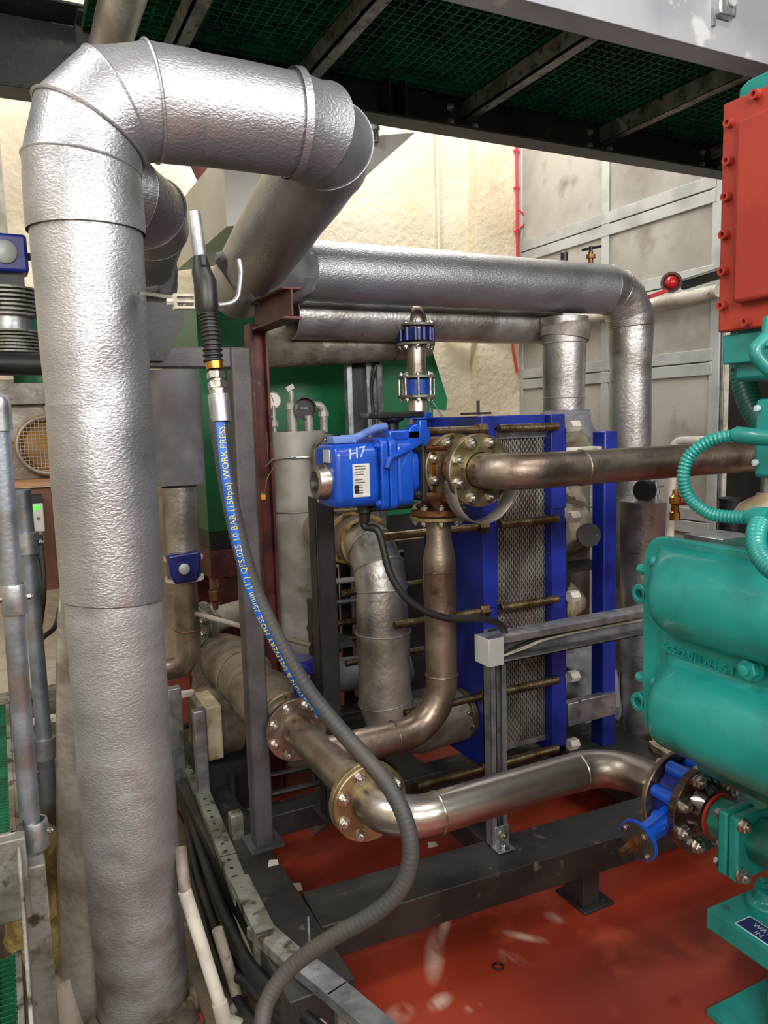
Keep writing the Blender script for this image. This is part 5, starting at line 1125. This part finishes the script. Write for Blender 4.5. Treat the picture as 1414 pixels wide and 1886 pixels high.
# stair
sr = thing('grating_stair', 'steel stair with green grating treads in the left foreground', 'stair', (-.2, 1.6, 0))
def grate(x0, x1, y0_, y1_, z_, parent, pitch=.03):
    b = MB(); x = x1
    while x > x0: b.bb((x - .003, y0_, z_ - .025), (x, y1_, z_)); x -= pitch
    y = y0_
    while y < y1_: b.bb((x0, y, z_ - .025), (x1, y + .003, z_)); y += .016
    o = b.build('grating', 'grating_green', parent); o['kind'] = 'stuff'
    b = MB()
    for a_, c_ in (((x1, y0_ - .012), (x1 + .012, y1_)), ((x0, y0_ - .014), (x1 + .012, y0_ - .002))): b.bb((a_[0], a_[1], z_ - .05), (c_[0], c_[1], z_ + .003))
    b.build('tread_frame', 'galv_dirty', parent, bevel=.002)
grate(-.5, -.04, 1.74, 2.6, .70, sr)
b = MB(); b.bb((-.55, 1.70, .52), (-.012, 1.735, .70)); b.build('riser_plate', 'galv_dirty', sr, bevel=.003)
grate(-.5, -.05, 1.42, 1.69, .46, sr)
b = MB(); b.bb((-.55, 1.40, .30), (-.03, 1.415, .46)); b.build('riser_plate', 'galv_dirty', sr)
pts_ = [(1.74, .70), (1.74, .50), (1.05, -.0), (.75, 0), (.75, .25)]
b = MB(); b.prism(pts_, V(-.03, 0, 0), Yv, Zv, .008); b.build('stringer', 'galv_dirty', sr, bevel=.002)
b = MB(); b.prism([(1.80, .62), (1.80, 0), (1.72, 0), (1.72, .62)], V(-.028, 0, 0), Yv, Zv, .05); b.build('stair_leg', 'galv_dirty', sr, bevel=.003)
b = MB(); b.bb((-.7, 2.6, .60), (-.03, 2.64, .70)); b.bb((-.03, 1.76, .62), (-.015, 2.6, .70)); b.build('platform_edge', 'galv_dirty', sr)
for q in ((-.5, 2.6), (-.06, 2.6), (-.5, 1.75)): MB().bb((q[0] - .02, q[1] - .02, 0), (q[0] + .02, q[1] + .02, .62)).build('stair_leg', 'galv_dirty', sr)
b = MB(); b.cyl((.05, 1.98, 0), (.035, 2.02, .14), .04, 20); tag(b.build('short_pipe', 'old_pipe'), 'dull grey pipe stump between the stair and the big riser', 'pipe')

# far left machine bits
vp = thing('white_pipe', 'pale upright pipe at the top left edge in front of the cream wall', 'pipe', (.1, 3.0, 2))
b = MB(); b.cyl((.055, 3.25, 1.9), (.055, 3.25, 3.2), .045, 24); b.build('pipe_run', 'white_paint', vp)
ga = thing('valve_actuator', 'dark blue actuator box with round position dial at the left edge', 'actuator', D(10, 470, 2.4))
q = D(8, 470, 2.4)
b = MB(); b.box(q, (.13, .1, .115)); b.build('box_body', 'blue_frame', ga, bevel=.01, bseg=3)
b = MB(); b.lathe(q + V(.0, -.05, .0), -Yv, [(0, .035), (.008, .035), (.014, .025), (.016, 0)], 28); b.build('dial', 'strip_metal', ga)
b = MB(); b.box(q + V(.0, .0, -.10), (.1, .06, .07)); b.cyl(q + V(.065, 0, 0), q + V(.12, 0, 0), .012, 10); b.build('bracket', 'black_paint', ga)
b = MB(); b.tube(spline([q + V(.1, -.02, .08), q + V(.13, -.02, .03), q + V(.11, -.02, -.08), q + V(.14, -.02, -.3)], 6), .006, 8); b.build('wire', 'galvanised', ga)
ej = thing('bellows_joint', 'stack of ribbed metal bellows under the blue actuator box', 'bellows', D(20, 600, 2.4))
q = D(18, 600, 2.45); top = D(18, 540, 2.45).z; bot = D(22, 690, 2.45).z
def zz(y_): return D(20, y_, 2.45).z
prof = []
b = MB(); b.cyl((q.x, q.y, zz(560)), (q.x, q.y, zz(690)), .062, 32); b.build('core', 'galvanised', ej)
for ya_, yb_, n_ in ((535, 582, 7), (612, 655, 8)):
    for k in range(n_):
        z_ = zz(ya_ + (yb_ - ya_) * k / (n_ - 1)); b = MB(); b.lathe((q.x, q.y, z_), Zv, [(-.005, .062), (-.003, .086), (.003, .086), (.005, .062)], 32, closed=True); b.build('rib', 'galv_dirty', ej)
b = MB(); b.box((q.x + .06, q.y + .1, zz(620)), (.12, .02, .28)); tag(b.build('green_panel', 'green_paint'), 'strip of green panel behind the bellows', 'panel')
b = MB(); b.tube([PY(-60, 668, 2.5), PY(110, 672, 2.5)], .032, 20); tag(b.build('black_pipe', 'black_rubber'), 'black plastic pipe with pale ring meeting the big riser from the left', 'pipe')
hb = thing('fan_unit', 'ochre fan casting with round wire mesh guard under a grey hood', 'fan', D(70, 820, 2.9))
fc = D(88, 820, 2.9)
b = MB(); b.lathe(fc, V(-.15, -1, 0), [(-.12, 0), (-.12, .10), (-.0, .115), (.002, .10), (-.03, .085), (-.031, 0)], 36); b.build('casting', 'ochre_casting', hb)
b = MB(); 
for k in range(-7, 8):
    h_ = math.sqrt(max(0, .1 ** 2 - (k * .0135) ** 2)); b.beam(fc + V(k * .0135, -.01, -h_), fc + V(k * .0135, -.01, h_), .0016, .0016); b.beam(fc + V(-h_, -.012, k * .0135), fc + V(h_, -.012, k * .0135), .0016, .0016)
b.tube([fc + V(.105 * math.cos(a), -.01, .105 * math.sin(a)) for a in [2 * PI * i / 36 for i in range(36)]], .006, 8, closed=True); b.build('mesh_guard', 'vessel_white', hb)
b = MB(); zt2 = D(60, 700, 2.9).z; zb2 = D(60, 745, 2.9).z; zc = D(60, 890, 2.9).z
b.add([fc + V(-.16, .02, zt2 - fc.z), fc + V(.10, .02, zt2 - fc.z), fc + V(.16, .02, zb2 - fc.z), fc + V(-.16, .02, zb2 - fc.z), fc + V(-.16, .2, zt2 - fc.z), fc + V(.10, .2, zt2 - fc.z), fc + V(.16, .2, zb2 - fc.z), fc + V(-.16, .2, zb2 - fc.z)], [(0, 1, 2, 3), (4, 7, 6, 5), (0, 4, 5, 1), (1, 5, 6, 2), (2, 6, 7, 3), (3, 7, 4, 0)])
b.bb(fc + V(-.16, .06, zc - fc.z), fc + V(.16, .2, zb2 - fc.z)); b.build('hood', 'cladding_old', hb, bevel=.003)
b = MB(); q = D(66, 888, 2.9); b.bb((q.x - .4, q.y - .02, q.z - .015), (q.x + .3, q.y + .3, q.z + .012)); tag(b.build('wood_board', 'wood', bevel=.002), 'bare wooden board under the ochre fan', 'board')
cbn = thing('brown_cabinet', 'brown board with small inverter drive and black cables, left background', 'board', (.1, 3.15, .9))
q1 = D(66, 900, 2.9); q2 = D(90, 1095, 2.9)
b = MB(); b.bb((q1.x - .45, q1.y + .03, q2.z), (q1.x + .055, q1.y + .06, q1.z)); b.build('back_board', 'brown_board', cbn)
b = MB(); b.bb((q1.x + .06, q1.y + .0, q2.z + .02), (q1.x + .35, q1.y + .02, q1.z)); b.build('side_board', 'wood', cbn)
iv = thing('inverter_drive', 'small grey inverter drive with lit green display', 'inverter', D(62, 948, 2.85))
q = D(62, 948, 2.85)
b = MB(); b.box(q, (.066, .05, .125)); b.build('box_body', 'grey_plastic', iv, bevel=.003); b = MB(); b.box(q + V(0, 0, .058), (.068, .052, .03)); b.build('top_cover', 'black_plastic', iv, bevel=.002)
b = MB(); b.box(q + V(0, -.026, .028), (.045, .003, .016)); b.build('display', 'lamp_green', iv)
b = MB(); b.cyl(q + V(-.012, -.025, -.012), q + V(-.012, -.03, -.012), .006, 10); b.cyl(q + V(.014, -.025, -.012), q + V(.014, -.03, -.012), .006, 10); b.build('button', 'galv_dirty', iv)
for k, (a_, c_) in enumerate((((58, 985), (70, 1200)), ((74, 985), (68, 1200)), ((45, 1000), (60, 1210)), ((110, 1120), (72, 1190)))):
    p0 = D(a_[0], a_[1], 2.82); p3 = D(c_[0], c_[1], 2.9); mid = D((a_[0] + c_[0]) / 2 + (10 if k % 2 else 14), (a_[1] + c_[1]) / 2, 2.8)
    b = MB(); b.tube(spline([p0, mid, p3, p3 + V(0, .05, -.2)], 8), .009, 10); tag(b.build('black_cable', 'black_rubber'), ['black cable dropping from the left gland of the inverter', 'black cable dropping from the right gland of the inverter', 'black cable bowing left below the inverter', 'black cable slanting in from behind the big riser'][k], 'cable', None)
for dx in (-.018, .018): b = MB(); b.cyl(q + V(dx, -.01, -.065), q + V(dx, -.01, -.12), .009, 10); b.cyl(q + V(dx, -.01, -.08), q + V(dx, -.01, -.09), .013, 8); b.build('cable_gland', 'galv_dirty', iv)
b = MB(); q = D(60, 1280, 3.0); b.bb((q.x - .6, q.y, q.z - .04), (q.x + .5, q.y + .06, q.z + .01)); tag(b.build('cable_tray', 'galv_dirty', bevel=.002), 'perforated galvanised cable tray low at the left background', 'cable tray')
b = MB(); b.bb((q.x - .6, q.y - .12, q.z - .08), (q.x + .6, q.y - .09, q.z - .06)); tag(b.build('metal_strip', 'white_paint'), 'thin pale strip below the perforated tray, left background', 'strip')
yt = thing('warning_tag', 'small yellow and green tag on a thin wire between grey post and vessel', 'tag', PY(485, 915, 2.7))
q = PY(485, 915, 2.7); MB().box(q, (.016, .004, .02)).build('tag_plate', 'yellow_plastic', yt); MB().box(q + V(0, 0, .014), (.014, .005, .008)).build('tag_top', 'green_paint', yt)
b = MB(); b.tube([PY(476, 990, 2.72), q, PY(492, 880, 2.72), PY(512, 848, 2.75), PY(545, 842, 2.8)], .0015, 5); b.build('wire', 'brass', yt)
b = MB(); b.beam(PY(362, 298, 4.0), PY(402, 384, 4.0), .03, .07); tag(b.build('red_beam', 'red_primer'), 'short reddish beam seen between the two clad elbows', 'beam')
b = MB(); q = D(0, 945, 2.7); b.box(q, (.05, .05, .1)); tag(b.build('socket_box', 'cream_metal', bevel=.004), 'cream socket box cut by the left edge behind the handrail', 'box')

# ================================================================== CABLES AND TRAY ON THE FLOOR
ty = thing('perforated_channel', 'battered perforated galvanised channel running along the dark side beam', 'channel', (.55, 2.2, .2))
def strip(pix, z_, wid, name, mt, parent, th=.004, holes=False):
    P_ = [PZ(x_, y_, z_) for x_, y_ in pix]; b = MB()
    for a_, c_ in zip(P_[:-1], P_[1:]): b.beam(a_, c_ + (c_ - a_).normalized() * .004, wid, th); 
    for a_, c_ in zip(P_[:-1], P_[1:]):
        t = (c_ - a_).normalized(); sd_ = t.cross(Zv).normalized()
        for s_ in (-1, 1): b.beam(a_ + sd_ * s_ * wid / 2 - Zv * .012, c_ + sd_ * s_ * wid / 2 - Zv * .012, .003, .026)
    o = b.build(name, mt, parent)
    if holes:
        for a_, c_ in zip(P_[:-1], P_[1:]):
            L_ = (c_ - a_).length; t = (c_ - a_).normalized(); n_ = int(L_ / .045)
            for k in range(n_):
                q_ = a_ + t * (.03 + k * .045) + t.cross(Zv).normalized() * .004
                if k % 4 < 2: MB().lathe(q_ + Zv * .0022, Zv, [(0, .006), (.0006, .006), (.0006, 0)], 10).build('hole', 'black_rubber', parent)
                else: MB().box(q_ + Zv * .0024, (.006, .014, .0008), t, t.cross(Zv), Zv).build('slot', 'black_rubber', parent)
strip([(333, 1378), (372, 1455), (420, 1575), (448, 1650)], .25, .046, 'upper_length', 'galv_dirty', ty, holes=True)
strip([(440, 1615), (487, 1712)], .262, .05, 'lap_piece', 'galv_dirty', ty)
strip([(472, 1700), (545, 1765)], .25, .055, 'bent_piece', 'galv_dirty', ty)
strip([(545, 1760), (620, 1820), (760, 1940)], .25, .055, 'lower_length', 'galvanised', ty)
for q in ((.56, 2.7), (.52, 2.1), (.50, 1.8), (.62, 1.55)): MB().bb((q[0] - .012, q[1] - .012, .0), (q[0] + .012, q[1] + .012, .235)).build('support', 'galv_dirty', ty)
b = MB(); q = PZ(436, 1540, .22); b.bb((q.x - .02, q.y - .02, 0), (q.x + .02, q.y + .02, .30)); tag(b.build('channel_offcut', 'galv_dirty', bevel=.002), 'short upright galvanised channel offcut beside the perforated channel', 'channel')
def floor_line(pix, z_, r, name, mt, label, cat, group=None, n=8):
    P_ = [PZ(x_, y_, z_ if not isinstance(z_, (list, tuple)) else z_[i]) for i, (x_, y_) in enumerate(pix)]
    b = MB(); b.tube(spline(P_, n), r, 12); return tag(b.build(name, mt), label, cat, group)
cabs = [([(362, 1330), (335, 1345), (328, 1390), (340, 1450), (362, 1540), (400, 1650), (440, 1740), (480, 1800), (560, 1870), (650, 1950)], .17, .015, 'thick black cable looping out from under the pump end plate', 'black_rubber'),
        ([(350, 1480), (372, 1570), (402, 1670), (440, 1760), (500, 1840), (600, 1930)], .13, .014, 'black cable beside the perforated channel, second from it', 'black_rubber'),
        ([(345, 1520), (365, 1610), (395, 1700), (432, 1790), (455, 1810), (520, 1880), (580, 1940)], .10, .014, 'black cable in the floor bundle, third from the perforated channel', 'black_rubber'),
        ([(480, 1740), (540, 1795), (610, 1850), (700, 1930)], .12, .014, 'black cable close under the lower channel', 'black_rubber'),
        ([(500, 1790), (560, 1835), (640, 1900), (700, 1960)], .10, .012, 'black cable emerging from behind the hose at the bottom', 'black_rubber'),
        ([(330, 1440), (348, 1470), (372, 1500)], .16, .006, 'short white wire beside the big riser foot', 'white_paint'),
        ([(335, 1465), (352, 1490), (375, 1520), (400, 1600), (440, 1700), (470, 1775), (520, 1815), (590, 1880), (640, 1930)], .145, .006, 'thin pale wire lying along the black floor cables', 'cream_tank')]
for pix, z_, r, lab, mt_ in cabs: floor_line(pix, z_, r, 'floor_cable', mt_, lab, 'cable', None)
for i, (pix, z_) in enumerate((([(352, 1560), (380, 1650), (415, 1750), (480, 1840), (540, 1900)], .06), ([(350, 1600), (372, 1680), (405, 1780), (450, 1860), (500, 1920)], .05))):
    floor_line(pix, z_, .013, 'floor_cable', 'black_rubber', ['black cable half buried in dirt, nearer the perforated channel', 'lowest black cable in the dirt, nearest the white plastic pipe'][i], 'cable', 'cables in the dirt trench')
pw = thing('white_pipe', 'white plastic pipe leaning from the foot of the big riser to the floor', 'pipe', (.35, 1.7, 0))
b = MB(); b.tube([PY(340, 1640, 1.86), PY(368, 1730, 1.83), PY(405, 1850, 1.80)], .017, 20); b.build('pipe_run', 'white_paint', pw); b = MB(); b.tube([PY(332, 1560, 1.93), PY(336, 1600, 1.9), PY(342, 1646, 1.858)], .0155, 16); b.build('upper_sleeve', 'old_pipe', pw); b = MB(); b.tube([PY(404, 1846, 1.80), PY(412, 1880, 1.79), PY(440, 1890, 1.79)], .02, 16); b.build('socket', 'white_paint', pw)
b = MB(); b.tube(fillet([PY(400, 1712, 1.88), PY(430, 1810, 1.86), PY(440, 1850, 1.84), PY(415, 1880, 1.82)], .02, 5), .015, 16); tag(b.build('rusty_pipe', 'old_pipe'), 'rusty pipe bend right of the white plastic pipe at the bottom', 'pipe')
b = MB(); q = PZ(365, 1865, .0); b.prism([(0, 0), (.05, .01), (.03, .06), (.0, .04)], q + V(0, -.04, .002), V(1, 0, .2), Yv, .003); tag(b.build('orange_shard', 'red_plastic'), 'orange plastic shard in the dirt by the riser foot', 'shard')
b = MB(); b.bb((.36, 1.2, -.004), (.52, 3.0, .03)); b.crumple(.01, 6); tag(b.build('dirt_trench', 'grimy_floor'), 'band of dark dirt under the floor cables', 'dirt')['kind'] = 'stuff'
# litter on the floor
b = MB(); q = PZ(917, 1780, .004); b.tube([q + V(.0135 * math.cos(a), .0135 * math.sin(a), 0) for a in [2 * PI * i / 28 for i in range(28)]], .003, 8, closed=True); tag(b.build('rubber_ring', 'black_rubber'), 'small black rubber ring lying on the red floor', 'ring')
for i, (x_, y_, s_, lab) in enumerate(((540, 1636, .03, 'white paper scrap on the red floor beside the dark side beam'), (795, 1556, .02, 'white scrap on the red floor behind the skid beam'), (502, 1590, .018, 'pale chip lying at the foot of the grey post'))):
    z_ = 0 if i != 2 else .22
    q = PZ(x_, y_, z_ + .002); b = MB(); b.prism([(-s_, -s_ * .5), (s_ * .8, -s_ * .8), (s_, s_ * .4), (-.3 * s_, s_)], q, V(1, 0, .05), V(0, 1, .08), .0015); tag(b.build('paper_scrap', 'litter'), lab, 'litter')
b = MB(); q = PZ(575, 1530, .03); b.tube([q, q + V(.12, .05, .01)], .018, 14); tag(b.build('pipe_offcut', 'galvanised'), 'short grey pipe offcut in the shadow under the tee pipe', 'pipe')
b = MB(); b.tube([V(.98, 3.1, .42), V(1.6, 3.0, .42)], .075, 24); b.crumple(.012, 12); tag(b.build('wrapped_pipe', 'cloth_grey'), 'low grey wrapped pipe behind the black angle post', 'pipe')
tr2 = thing('pipe_rack', 'stack of dark rails and thin pipes low behind the black angle post', 'rack', (1.2, 3.3, .5))
for z_, mt_, r_ in ((.80, 'white_paint', .014), (.70, 'galvanised', .012), (.60, 'rod_brass', .016), (.52, 'rod_brass', .014), (.9, 'black_paint', .02)):
    b = MB(); b.cyl((.95, 3.28, z_), (1.7, 3.22, z_), r_, 10); b.build('rail', mt_, tr2)
MB().bb((1.0, 3.36, .42), (1.42, 3.38, .84)).build('back_plate', 'black_paint', tr2); MB().bb((1.45, 3.40, .0), (1.95, 3.42, .93)).build('back_plate', 'black_paint', tr2)  # black panels added to darken the space behind the rails
for x_ in (.97, 1.65): MB().bb((x_, 3.26, 0), (x_ + .03, 3.30, .95)).build('rack_leg', 'black_paint', tr2)
